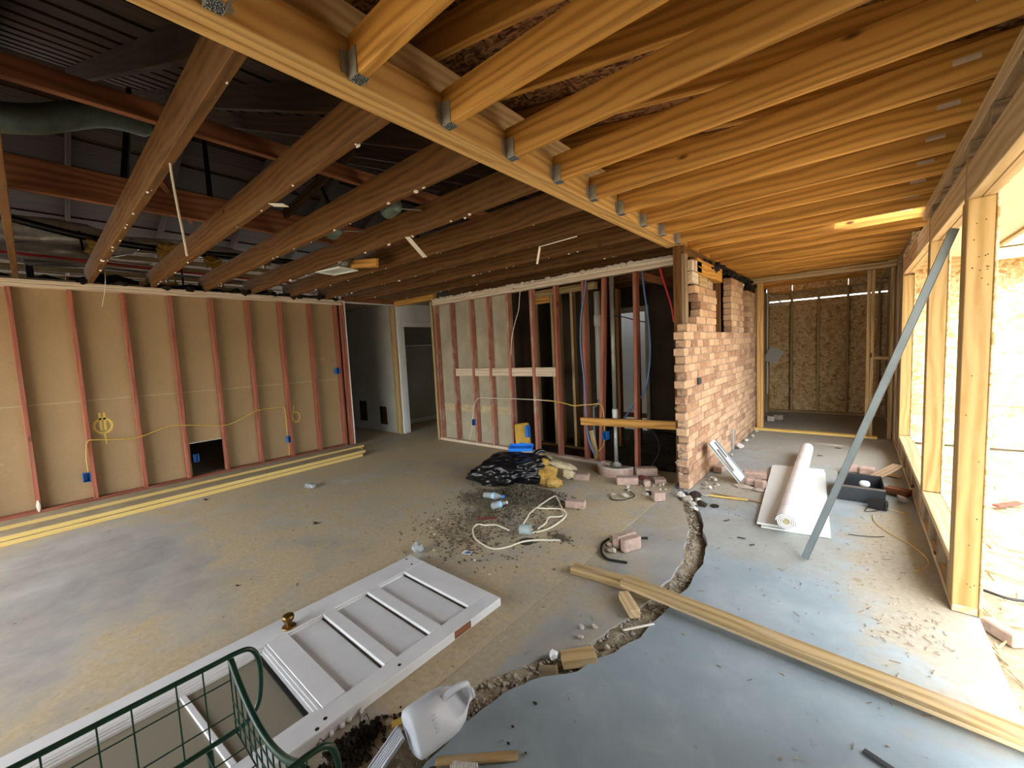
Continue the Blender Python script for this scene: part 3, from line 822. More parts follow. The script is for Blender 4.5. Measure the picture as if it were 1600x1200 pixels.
# ------------------------------------------------------------------ right wall
def wall_right():
    w = struct('wall_right', (.43, 4.5, 0), 'pine framed outside wall with low sills and empty window openings', 'wall')
    x0, x1 = .386, .475
    def st(y, za, zb, mat, nm='stud'): return box(nm, (x0, y, za), (x1, y + .038, zb), mat, w)
    # end of wall at the wide opening
    st(2.865, .038, 2.0, 'jamb_pine'); st(2.905, .038, 2.26, 'jamb_pine'); st(2.945, .038, 2.0, 'jamb_pine')
    for y in (4.105, 4.185): st(y, .038 if y > 4.15 else .245, 2.02, 'jamb_pine')
    st(4.145, .038, 2.26, 'grey_wood')
    st(6.27, .245, 2.02, 'jamb_pine'); st(6.31, .038, 2.26, 'jamb_pine')
    for y in (6.70, 7.10, 7.20, 7.60, 8.0, 8.4, 8.8, 9.15): st(y, .038, 2.26, 'grey_wood')
    box('bottom_plate', (x0, 2.865, 0), (x1, 9.2, .038), 'pale_pine', w)
    for y in (3.00, 3.35, 3.70, 4.06, 4.24, 4.55, 4.90, 5.25, 5.60, 5.95, 6.22): st(y, .038, .205, 'grey_wood', 'cripple_stud')
    box('sill', (x0 - .002, 2.985, .205), (x1, 4.103, .243), 'pale_pine', w)
    box('sill', (x0 - .002, 4.225, .205), (x1, 6.268, .243), 'pale_pine', w)
    # headers, each of two plies
    for (a, b, z) in ((-2.6, 2.903, 2.0), (2.945, 4.143, 2.02), (4.185, 6.31, 2.04)):
        box('header', (x0, a, z), (x0 + .043, b, z + .165), 'pale_pine', w)
        box('header', (x0 + .046, a, z), (x1, b, z + .165), 'pale_pine', w)
    for y in [-2.4 + .4055 * i for i in range(17)]:
        if y < 4.6: st(y, 2.19, 2.262, 'grey_wood', 'cripple_stud')
    box('top_plate', (x0, -2.6, 2.264), (x1, 4.62, 2.30), 'pale_pine', w)
    box('top_plate', (x0, -2.6, 2.302), (x1, 4.62, 2.338), 'pale_pine', w)
    box('top_plate', (x0, 5.45, 2.264), (x1, 9.25, 2.30), 'grey_wood', w)
    box('top_plate', (x0, 5.45, 2.302), (x1, 9.25, 2.338), 'grey_wood', w)
    # outside sheathing
    box('osb_sheathing', (x1 + .001, -2.7, .0), (x1 + .012, 1.70, 2.008), 'osb_pale', w)  # unseen closed stretch, added to cut daylight from the right
    for y in [-2.6 + .406 * i for i in range(11)] + [1.66]: st(y, .04, 1.998, 'pale_pine')
    box('bottom_plate', (x0, -2.6, 0), (x1, 1.70, .038), 'pale_pine', w)
    box('osb_sheathing', (x1 + .001, 2.86, .0), (x1 + .012, 2.99, 2.34), 'osb_pale', w)
    box('osb_sheathing', (x1 + .001, 4.10, .243), (x1 + .012, 4.23, 2.04), 'osb_pale', w)
    box('osb_sheathing', (x1 + .001, 2.992, .0), (x1 + .012, 6.26, .243), 'osb_pale', w)
    box('osb_sheathing', (x1 + .001, 2.992, 2.03), (x1 + .012, 4.6, 2.34), 'osb_pale', w)
    box('osb_sheathing', (x1 + .001, -2.6, 2.01), (x1 + .012, 2.858, 2.34), 'osb_pale', w)
    for a, b in ((6.265, 6.98), (7.0, 7.58), (7.6, 8.3), (8.305, 9.3)):
        box('osb_sheathing', (x1 + .001, a, .0), (x1 + .012, b, 2.34), 'osb', w)
    rnd = random.Random(9); m = MB()
    for i in range(22):   # nail heads and pock marks in the end jamb
        x, z = rnd.uniform(.40, .462), rnd.choice([rnd.uniform(1.6, 1.95), rnd.uniform(.08, 1.9)])
        m.lump((x, 2.8645, z), (.0028, .0012, .004), i, 1, .3)
    tag(m.build('nail_marks', 'old_wood', w, ID), 'dark nail marks in the jamb face', kind='stuff')
wall_right()

# ------------------------------------------------------------------ new ceiling: beam, joists, rafters, deck
JY = [.40 + .4055 * k for k in range(-7, 22)]
SL = .173
def raf_z(x): return 2.365 + (.39 - x) * SL
HANG = None
def ceiling_new():
    global HANG
    c = struct('ceiling', (-.45, 3, 2.34), 'golden pine ceiling joists and rafters of the new addition under a particle board roof', 'ceiling')
    for i, (a, b) in enumerate(((-1.44, -1.402), (-1.401, -1.363), (-1.362, -1.322))):
        box('beam_ply', (a, -2.6, 2.340 + (.0, .003, .0)[i]), (b, 4.16, 2.478), 'bright_pine', c)
    box('ledger', (-1.40, -2.6, 2.49), (-1.36, 4.16, 2.63), 'pale_pine', c)
    box('ledger', (-1.362, 4.17, 2.339), (-1.322, 9.3, 2.478), 'new_pine', c)
    # joist hanger: U of folded sheet with flanges and a printed label under the seat
    def hanger_mesh():
        m = MB(); h = .088; w = .0205; t = .0022; L_ = .052
        m.quadbox((0, -w - t, -.002), (L_, w + t, 0)).quadbox((0, -w - t, 0), (L_, -w, h)).quadbox((0, w, 0), (L_, w + t, h))
        for s in (-1, 1):
            prev = None
            for k in range(6):
                z0, z1 = .012 + k * .0125, .012 + (k + 1) * .0125; wd = .024 + (.004 if k % 2 else 0)
                lo, hi = (w + t, w + t + wd) if s > 0 else (-w - t - wd, -w - t)
                m.quadbox((0, lo, z0), (t, hi, z1))
        me = D.meshes.new('joist_hanger'); me.from_pydata(m.v, [], m.f); me.materials.append(MAT['galv']); return me
    hm = hanger_mesh()
    for y in JY:
        if y < 7.2:
            j = stick('joist', (-1.320, y, 2.412), (.46, y, 2.412), .038, .140, 'new_pine', c)
        else: j = stick('joist', (-1.320, y, 2.412), (.46, y, 2.412), .038, .140, 'new_pine', c)
        if -.5 < y < 4.2:
            h = put(D.objects.new('joist_hanger', hm), Matrix.Translation((-1.3215, y, 2.341)), j)
            rbox('label_plate', (-1.295, y, 2.3380), (.048, .041, .0012), (0, 0, 0), 'hanger_label', j, 0)
        if y > 1.6:
            box('tie_plate', (.27, y - .0225, 2.415), (.345, y - .0195, 2.437), 'white_plate', j, 0)
        xl = -2.05
        stick('rafter', (xl, y + .040, raf_z(xl) + .07), (1.06, y + .040, raf_z(1.06) + .07), .038, .140, 'new_pine', c)
    # roof deck panels; one is missing by the outside wall
    def deck(xa, xb, ya, yb):
        a = Vector((xa, (ya + yb) / 2, raf_z(xa) + .150)); b = Vector((xb, (ya + yb) / 2, raf_z(xb) + .150))
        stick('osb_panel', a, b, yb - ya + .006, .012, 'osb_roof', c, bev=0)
    for (xa, xb) in ((1.10, .42), (.43, -.13), (-.12, -1.35), (-1.34, -2.15)):
        ys = [-2.7, -.2, 2.24, 4.66, 4.84, 7.3, 9.5]
        for i in range(6):
            if i == 3 and xa == .43: continue
            deck(xb, xa, ys[i], ys[i + 1])
    box('fascia_board', (1.06, -2.7, 2.21), (1.10, 9.5, 2.36), 'pale_pine', c)
    m = MB()
    for xa, xb in ((.492, 1.055),):
        pass
    stick('soffit', (.49, 3.3, raf_z(.49) - .010), (1.058, 3.3, raf_z(1.058) - .010), 12.0, .010, 'white_soffit', c, bev=0)
ceiling_new()

# ------------------------------------------------------------------ old attic: joists, rafters, plank roof
OJ = [.50 + .508 * k for k in range(-6, 8)]
OS = .416
def oz(x): return 2.36 + OS * (-1.4 - x)
RIDGE = -6.4
def attic():
    c = struct('roof', (-4, 2, 2.34), 'old dark attic with bare ceiling joists, rafters and plank sheathing', 'roof')
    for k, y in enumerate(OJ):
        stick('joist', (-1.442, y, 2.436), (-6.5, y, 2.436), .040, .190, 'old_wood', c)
    for y in (4.62, 5.13, 5.64, 6.15):
        stick('joist', (-1.442, y, 2.40), (-5.2, y, 2.40), .040, .15, 'old_wood', c)
    stick('cross_board', (-2.10, 4.60, 2.28), (-2.10, 6.4, 2.28), .04, .10, 'rust_wood', c)
    for y in [q + .041 for q in OJ] + [4.66, 5.17, 5.68, 6.2, 6.75]:
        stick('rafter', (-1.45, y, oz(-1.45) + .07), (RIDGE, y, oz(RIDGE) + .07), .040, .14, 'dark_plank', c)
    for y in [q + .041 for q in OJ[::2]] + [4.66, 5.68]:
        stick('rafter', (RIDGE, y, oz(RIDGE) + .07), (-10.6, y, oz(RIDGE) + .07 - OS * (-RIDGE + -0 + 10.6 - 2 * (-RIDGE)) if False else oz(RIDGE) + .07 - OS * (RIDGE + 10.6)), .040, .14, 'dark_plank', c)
    # plank sheathing, both slopes
    n = 26; wx = (-1.45 - RIDGE) / n
    for i in range(n):
        xa = -1.45 - i * wx; xb = xa - wx - .012
        q = .155 + .014 * (i % 2); a, b = Vector((xa, 2.0, oz(xa) + q)), Vector((xb, 2.0, oz(xb) + q)); d = b - a
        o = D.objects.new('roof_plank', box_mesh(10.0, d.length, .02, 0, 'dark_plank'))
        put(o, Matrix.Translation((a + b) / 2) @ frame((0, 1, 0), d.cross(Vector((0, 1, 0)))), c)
    zr = oz(RIDGE)
    for i in range(18):
        xa = RIDGE + .05 - i * .235; xb = xa - .245
        q = .155 + .014 * (i % 2); a, b = Vector((xa, 2.0, zr + q + OS * (xa - RIDGE))), Vector((xb, 2.0, zr + q + OS * (xb - RIDGE))); d = b - a
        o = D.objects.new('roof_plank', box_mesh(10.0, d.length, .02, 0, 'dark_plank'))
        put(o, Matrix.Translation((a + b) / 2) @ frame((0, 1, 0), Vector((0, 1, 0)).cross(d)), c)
    def gable(y, pts):
        q = MB().prism(pts, 0, .05); q.v = [(v[0], y + v[2], v[1]) for v in q.v]; q.build('gable', 'dark_plank', c, ID)
    gable(6.93, [(-1.3, 2.3), (RIDGE, oz(RIDGE) + .2), (-10.7, 2.3)])  # unseen roof gap left past here to light the bedroom wall
    gable(-2.8, [(-1.3, 2.3), (RIDGE, oz(RIDGE) + .2), (-7.7, oz(RIDGE) + .2 - OS * 1.3), (-7.7, 2.3)])      # unseen gable, its rest left open to daylight the attic
    # strongbacks on top of the joists
    stick('strongback', (-2.50, -2.5, 2.578), (-2.50, 4.2, 2.578), .038, .089, 'rust_wood', c)
    stick('strongback', (-3.95, -2.5, 2.640), (-3.95, 4.2, 2.640), .040, .205, 'rust_wood', c)
    # purlin braces
    for (y, xa, xb) in ((1.05, -3.95, -4.9), (1.6, -3.95, -3.1), (2.1, -3.95, -5.1), (2.6, -3.95, -3.0), (.55, -3.95, -5.0), (3.1, -3.95, -5.0)):
        stick('brace', (xa, y, 2.72), (xb, y + .25, oz(xb) + .02), .038, .07, 'dark_plank', c)
    stick('brace', (-3.4, .62, 2.66), (-5.6, 1.3, 3.0), .038, .089, 'rust_wood', c)
    # scraps of drywall, paper and nails left along the joist bottoms
    rnd = random.Random(17); g = MB()
    for y in OJ:
        if y < .3: continue
        for i in range(12):
            x = rnd.uniform(-6.0, -1.6); s = rnd.uniform(.003, .009) * (1.8 if rnd.random() < .18 else 1)
            g.lump((x, y + rnd.uniform(-.017, .017), 2.338), (s * rnd.uniform(1, 2.2), s, s * .8), rnd.randrange(999), 1, .5)
    tag(g.build('drywall_crumbs', 'paper_scrap', c, ID), 'white drywall crumbs and nails stuck under the joists', kind='stuff')
    # dark blown insulation along the top of the left wall
    g = MB()
    for i in range(70):
        y = .45 + 2.8 * rnd.random(); g.lump((-6.33 + rnd.uniform(-.12, .09), y, 2.345 + rnd.random() * .02), (.06, .07, rnd.uniform(.02, .055)), i, 1, .7)
    tag(g.build('loose_insulation', 'insulation_dark', c, ID), 'dark matted insulation spilling over the top of the left wall', kind='stuff')
    g = MB()
    for i in range(60):
        g.lump((rnd.uniform(-8.5, -6.5), rnd.uniform(-.8, 3.2), 2.38), (.2, .2, rnd.uniform(.04, .12)), i, 1, .6)
    tag(g.build('attic_insulation', 'insulation_dark', c, ID), 'dark insulation heaped on the ceiling beyond the left wall', kind='stuff')
attic()

# ================================================================== THINGS
rnd = random.Random(99)
def dusty_yellow():
    t = NT('dusty_yellow', .65, 0, .25)
    v = t.coord((.5, 22, 22), 40); f = t.noise(v, 2, 4)
    y = t.ramp(f, [(.3, L('#cdb066')), (.7, L('#dec57e'))])
    g = t.ramp(t.noise(t.coord((1, 1, 1), 10), 7, 5), [(.3, L('#8a7d62')), (.7, L('#a2957a'))])
    ge = t.n('NewGeometry'); sp = t.n('SeparateXYZ'); t.l(ge.outputs['Normal'], sp.inputs[0])
    up = t.ramp(sp.outputs['Z'], [(.6, 0.0), (.8, 1.0)])
    t.col(t.mix(up, y, g)); MAT['dusty_yellow'] = t.m
dusty_yellow()

def boards_left():
    G = 'long boards stacked along the brown wall'
    def bd(y0, y1, xa, xb, z0, z1, label):
        # xa/xb front edge x at the two ends; boards run along the wall
        w = .25 if z1 < .06 else .22
        a = Vector((xa - w / 2, y0, (z0 + z1) / 2)); b = Vector((xb - w / 2, y1, (z0 + z1) / 2))
        o = stick('board', a, b, w, z1 - z0 - .001, 'dusty_yellow'); tag(o, label, 'board', G)
    bd(-2.4, 2.97, -5.28, -5.40, 0, .041, 'yellow edged board lying on the floor, lower of the stack farther from the brown wall')
    bd(-2.4, 3.02, -5.29, -5.415, .042, .083, 'yellow edged board resting on top of the stack farther from the brown wall')
    bd(-2.4, 3.17, -5.66, -5.75, 0, .040, 'yellow edged board lying on the floor against the brown wall studs')
    bd(-2.4, 3.20, -5.675, -5.765, .041, .080, 'yellow edged board resting on top of the stack against the brown wall studs')
boards_left()

# ------------------------------------------------------------------ white panel door lying on the floor
def lying_door():
    x0, x1, y0, y1 = -2.312, -1.482, -.47, 1.562; T = .045
    d = thing('door_leaf', 'old white panel door with a glass light lying flat on the floor', 'door', ((x0 + x1) / 2, (y0 + y1) / 2, 0))
    P = 'door_paint'
    xs0, xs1 = -2.165, -1.575
    box('stile', (x0, y0, 0), (xs0, y1, T), P, d); box('stile', (xs1, y0, 0), (x1, y1, T), P, d)
    for a, b in ((1.405, y1), (1.145, 1.215), (.890, .955), (.615, .712), (y0, -.26)):
        box('rail', (xs0 + .0005, a, .001), (xs1 - .0005, b, T - .0003), P, d)
    for a, b in ((1.217, 1.403), (.957, 1.143), (.714, .888)):
        p = box('panel', (xs0 + .001, a, .010), (xs1 - .001, b, .026), P, d)
        m = MB()
        for q in (((xs0, a, .026), (xs0 + .009, b, .039)), ((xs1 - .006, a, .026), (xs1, b, .034)), ((xs0, a, .026), (xs1, a + .006, .033))):
            m.quadbox(*q)
        m.build('moulding', P, p)
        MB().quadbox((xs0 + .009, b - .010, .0262), (xs1 - .006, b - .0005, .030)).build('dark_line', 'dark_dirt', p)  # dark strip along the far edge of the panel
    g = box('glass_pane', (xs0 + .002, -.258, .016), (xs1 - .002, .612, .020), 'dirty_glass', d, 0)
    m = MB()
    for k, (i, z) in enumerate(((0, .042), (.012, .037), (.024, .031))):
        a, b = i, i + .011
        m.quadbox((xs0 + a, -.26 + a, .018), (xs0 + b, .613 - a, z)); m.quadbox((xs1 - b, -.26 + a, .018), (xs1 - a, .613 - a, z))
        m.quadbox((xs0 + b, .613 - b, .018), (xs1 - b, .613 - a, z))
    m.build('glazing_bead', P, d)
    box('dark_line', (xs0 + .04, .560, .0195), (xs1 - .04, .576, .030), 'rail_dark', d, 0)  # dark strip across the pane, just inside the glazing bead
    stick('muntin', (xs0 + .035, .285, .026), (xs1 - .035, .325, .026), .022, .012, P, d)
    # brass knob with rosette
    k = MB().lathe([(.001, 0), (.034, 0), (.034, .004), (.030, .008), (.016, .010), (.013, .014)], 24).build('rosette', 'brass', d, Matrix.Translation((-2.205, .735, T)), True)
    MB().lathe([(.013, .008), (.012, .026), (.020, .032), (.027, .042), (.029, .054), (.026, .064), (.014, .068), (.001, .069)], 24).build('knob', 'brass', k, Matrix.Translation((-2.205, .735, T)), True)
    # bare hinge mortise, hinge leaves, chipped paint holes
    box('hinge_mortise', (x1 - .004, 1.22, .006), (x1 + .0012, 1.33, .043), 'rust_wood', d, 0)
    for y in (.60, .64, .67, .72): MB().lump((x1 + .008, y, .012), (.010, .011, .010), int(y * 100), 1, .4).build('hinge_knuckle', 'white_paint', d)
    m = MB()
    for (x, y) in ((-2.285, 1.51), (-2.20, 1.49), (-1.52, .93), (-1.52, .60), (-1.50, .56)):
        m.lathe([(.008, 0), (.008, .0006)], 10, Matrix.Translation((x, y, T)))
    tag(m.build('screw_holes', 'rail_dark', d), kind='stuff')
lying_door()

# ------------------------------------------------------------------ green wire cart
def green_cart():
    xa, xb = -1.47, -.945; zt, zb = .500, .255; ye = .312
    c = thing('wire_cart', 'dark green wire basket cart with rounded tube ends beside the lying door', 'cart', ((xa + xb) / 2, -.2, 0))
    for x in (xa, xb):
        loop = [(x, -.75, zt), (x, -.3, zt), (x, .0, zt), (x, .27, zt), (x, .33, zt), (x, .368, zt - .008), (x, .388, zt - .04), (x, .394, zt - .10), (x, .385, zt - .18), (x, .365, zt - .22),
                (x, .33, zb + .004), (x, .29, zb), (x, .0, zb), (x, -.4, zb), (x, -.75, zb)]
        MB().tube(spline(loop, 5), .0075, 10).build('side_rail', 'green_wire', c, None, True)
        m = MB()
        y = .312
        i = 0
        while y > -.75:
            m.tube([(x + .004, y, zt), (x + .004, y, zb)], .0022, 6); y -= (.066, .062, .094, .066, .094)[i % 5]; i += 1
        m.tube([(x + .004, .31, zt - .073), (x + .004, -.75, zt - .073)], .0022, 6)
        m.tube([(x + .004, .31, zt - .182), (x + .004, -.75, zt - .182)], .0022, 6)
        m.build('wire_grid', 'green_wire', c)
    # end panel with a dipping top bar
    def dip(t): return zt - .012 - .095 * math.sin(math.pi * min(1, t * 1.02)) ** .8
    pts = [(xa + (xb - xa) * t, ye + .006, dip(t)) for t in [i / 14 for i in range(15)]]
    MB().tube(spline(pts, 3), .009, 10).build('end_bar', 'green_wire', c, None, True)
    m = MB()
    for i in range(1, 11):
        t = i / 11; x = xa + (xb - xa) * t
        m.tube([(x, ye, dip(t)), (x, ye, zb)], .0022, 6)
    for z in (zb, zb + .05, zb + .1): m.tube([(xa, ye, z), (xb, ye, z)], .0022, 6)
    m.build('wire_grid', 'green_wire', c)
    m = MB()
    for i in range(14): m.tube([(xa, ye - i * .08, zb), (xb, ye - i * .08, zb)], .0022, 6)
    for i in range(7): m.tube([(xa + i * (xb - xa) / 6, ye, zb), (xa + i * (xb - xa) / 6, -.75, zb)], .0022, 6)
    m.build('wire_floor', 'green_wire', c)
    for x in (xa + .02, xb - .02):
        for y in (.24, -.68):
            lg = MB().tube([(x, y, zb), (x, y, .05)], .008, 8).build('leg', 'green_wire', c)
            MB().lathe([(.001, -.012), (.035, -.012), (.045, 0), (.035, .012), (.001, .012)], 16, Matrix.Translation((x, y, .045)) @ Matrix.Rotation(math.pi / 2, 4, 'Y')).build('wheel', 'black_plastic', lg)
green_cart()

# ------------------------------------------------------------------ plastic jug
def jug():
    # local z = long axis; lying on its side
    ax = Vector((.055, .238, .02)).normalized(); base = Vector((-1.172, .735, .078))
    M = Matrix.Translation(base) @ frame(ax, (0, 0, 1)) @ Matrix.Rotation(math.pi / 2, 4, 'Y')
    prof = [(0.0, .05), (.002, .065), (.010, .075), (.03, .077), (.12, .077), (.155, .074), (.19, .060), (.215, .040), (.232, .026), (.250, .021), (.256, .021)]
    m = MB(); seg = 32; n0 = 0
    for (z, r) in prof:
        for k in range(seg):
            a = 2 * math.pi * k / seg; c_, s_ = math.cos(a), math.sin(a)
            p = 3.2 if r > .05 else 2.2
            q = r / (abs(c_) ** p + abs(s_) ** p) ** (1 / p)
            x, y = q * c_, q * s_
            # dent for the handle on the +x/+y corner near the shoulder
            if z > .125 and r > .03:
                d = max(0, (x + y) / (r * 2) - .22); x -= d * .062; y -= d * .062
            m.v.append((x, y, z))
    for i in range(len(prof) - 1):
        for k in range(seg): m.f.append((i * seg + k, i * seg + (k + 1) % seg, (i + 1) * seg + (k + 1) % seg, (i + 1) * seg + k))
    m.f.append(tuple(range(seg))[::-1]); m.f.append(tuple((len(prof) - 1) * seg + k for k in range(seg)))
    Mr = M @ Matrix.Rotation(math.radians(150), 4, 'Z')
    o = m.build('plastic_jug', 'jug_plastic', None, Mr, True)
    tag(o, 'empty translucent white plastic jug lying on its side by the trench', 'jug')
    h = MB().tube(spline([(.030, .030, .235), (.046, .046, .228), (.056, .056, .195), (.054, .054, .155), (.046, .046, .118)], 6), .012, 10)
    h.build('handle', 'jug_plastic', o, Mr, True)
    MB().lathe([(.0215, .246), (.023, .247), (.023, .258), (.019, .259), (.019, .25)], 20).build('neck_ring', 'jug_plastic', o, Mr, True)
    r = MB()
    for i in range(5): r.tube([(.030 - i * .012, .0775, .070), (.030 - i * .012, .0775, .084)], .0032, 6)
    r.build('moulded_ribs', 'jug_plastic', o, Mr, True)
jug()

# ------------------------------------------------------------------ bits at the front of the trench
def front_bits():
    # ribbed aluminium track
    t = thing('metal_track', 'short ribbed aluminium track end standing out of the trench beside the jug', 'track', (-1.205, .70, -.05))
    ax = Vector((.03, .12, .10)); a = Vector((-1.232, .585, -.03)); b = a + ax * 1.15
    stick('web', a, b, .058, .005, 'alu', t)
    f = frame(b - a, (0, 0, 1))
    for i in range(7):
        off = f.to_3x3() @ Vector((0, -.028 + i * .0093, .006 if i in (0, 6) else .004))
        stick('rib', a + off, b + off, .0032, .014 if i in (0, 6) else .008, 'alu', t, bev=.0005)
    o = stick('wood_strip', (-1.085, .775, .004), (-.875, .965, .004), .034, .012, 'weather_wood'); tag(o, 'thin pale wood strip on the slab below the plastic jug', 'wood strip')
    # flexible ribbed white hose end
    m = MB(); pts = []
    for i in range(150):
        s = i / 149; a = s * 12 * 2 * math.pi; p = Vector((-1.00 + s * .07, .775 + s * .045, .026)); d = Vector((.075, .06, 0)).normalized(); u = Vector((0, 0, 1)); w = d.cross(u)
        pts.append(p + (u * math.cos(a) + w * math.sin(a)) * .024)
    m.tube(pts, .0042, 6); o = m.build('ribbed_hose', 'pvc_white', None, None, True); tag(o, 'white ribbed flexible hose end on the slab near the wood strip', 'hose')
    # heap of black fluff and dirt
    o = MB(); 
    for i in range(420):
        x, y = rnd.gauss(-1.365, .032), rnd.gauss(.63, .055); s_ = rnd.uniform(.004, .010)
        o.lump((x, y, .003 + .028 * rnd.random() * math.exp(-((x + 1.365) / .04) ** 2 - ((y - .63) / .07) ** 2)), (s_ * 1.5, s_, s_ * .8), i, 1, .8)
    for i in range(60):
        x, y, a = rnd.gauss(-1.365, .035), rnd.gauss(.63, .055), rnd.random() * 6.3
        o.tube([(x, y, .01), (x + .015 * math.cos(a), y + .015 * math.sin(a), .035), (x + .04 * math.cos(a), y + .04 * math.sin(a), .012)], .0015, 4)
    o = o.build('debris_heap', 'insulation_dark'); tag(o, 'black matted debris beside the white door and metal track', 'debris')
    o['kind'] = 'stuff'
    for (p, s, lab) in (((-1.245, .77, .0), (.016, .014, .022), 'small dark dirt clod against the jug base'), ((-1.06, .745, .0), (.02, .014, .014), 'dark dirt clod on the wood strip below the jug')):
        o = MB().lump((p[0], p[1], p[2] + .012), s, 5, 2, .6).build('dirt_clod', 'dark_dirt'); tag(o, lab, 'clod')
    o = stick('wood_shard', (-1.325, .76, .010), (-1.262, .85, .03), .03, .006, 'card_yellow'); tag(o, 'orange brown torn wood shard between door and jug', 'wood shard')
    # pieces in the trench
    o = stick('lumber_offcut', (-.965, 2.005, .026), (-.845, 1.885, .024), .055, .045, 'pale_pine'); tag(o, 'pale lumber offcut lying across the trench beside the long plank', 'offcut')
    o = stick('lumber_offcut', (-.995, 1.425, .000), (-.885, 1.535, .006), .07, .045, 'weather_wood'); tag(o, 'dusty chunk of lumber half sunk in the near bend of the trench', 'offcut')
    o = stick('lumber_offcut', (-1.055, 1.335, -.02), (-.985, 1.375, -.012), .035, .03, 'grey_wood'); tag(o, 'small grey wood block in the trench next to the crumpled wad', 'offcut')
    o = MB().lump((-1.035, 1.42, .012), (.022, .02, .022), 8, 2, .6).build('paper_wad', 'paper_white'); tag(o, 'crumpled pale paper wad on the trench edge', 'paper')
    o = stick('white_strip', (-.86, 1.775, -.004), (-.755, 1.905, .0), .012, .006, 'paper_scrap'); tag(o, 'thin white strip along the trench edge below the long plank', 'strip')
    o = MB().chunk((-.875, 1.62, .0), (.022, .018, .018), 4, 2, .5).build('stone', 'rubble'); tag(o, 'small grey stone in the trench near the pale offcut', 'stone')
    for i, (x, y) in enumerate(((-1.03, 1.66), (-.98, 1.70), (-1.0, 1.6))):
        o = MB().chunk((x, y, .008), (.02, .015, .012), i + 20, 1, .6).build('stone', 'rubble'); tag(o, 'small loose stone on the slab edge left of the trench bend', 'stone', 'loose stones by the trench bend')
    o = rbox('flat_bar', (.115, 1.665, .003), (.16, .022, .004), (0, 0, -.35), 'dark_box'); tag(o, 'dark flat metal bar lying alone on the blue grey slab', 'metal bar')
    for i, (x, y, s) in enumerate(((-.93, .98, .008), (-.96, 1.04, .007), (-.955, 1.17, .011), (-.86, .99, .006), (-.80, .92, .010))):
        o = MB().lump((x, y, .002), (s, s * .6, .004), i, 1, .5).build('dirt_crumb', 'dark_dirt'); tag(o, 'tiny dark crumb on the bare slab beside the plastic jug', 'crumb', 'dark crumbs by the jug')
front_bits()

# ------------------------------------------------------------------ lumber on the floor
def lumber():
    a = stick('lumber', (-1.345, 2.095, .0195), (-.925, 2.135, .0195), .085, .038, 'weather_wood'); tag(a, 'short weathered stud end lying under the end of the long plank', 'lumber')
    b = thing('lumber', 'long laminated pine plank lying across the trench towards the slab edge', 'lumber', (.15, 2.05, 0))
    p, q = Vector((-1.0, 2.085, .0)), Vector((1.5, 1.955, .0))
    for i, z in enumerate((.0, .019)):
        stick('ply', p + Vector((0, .0, .050 + z)), q + Vector((0, 0, .012 + z)), .088, .0178, 'pale_pine' if i == 0 else 'weather_wood', b, bev=.002)
lumber()

# ------------------------------------------------------------------ leaning strut
def strut():
    a, b = Vector((-.228, 3.040, .012)), Vector((.366, 3.035, 1.905))
    o = thing('metal_strut', 'grey metal channel strut leaning from the floor up to the framed outside wall', 'strut', a)
    stick('channel', a, b, .034, .022, 'strut_metal', o, up=(0, 1, 0), bev=.0015)
    d = (b - a).normalized(); f = frame(b - a, (0, 1, 0)).to_3x3()
    off = f @ Vector((0, .018, 0))
    stick('channel_lip', a + off, b + off, .004, .023, 'grey_metal', o, up=(0, 1, 0), bev=.001)
strut()

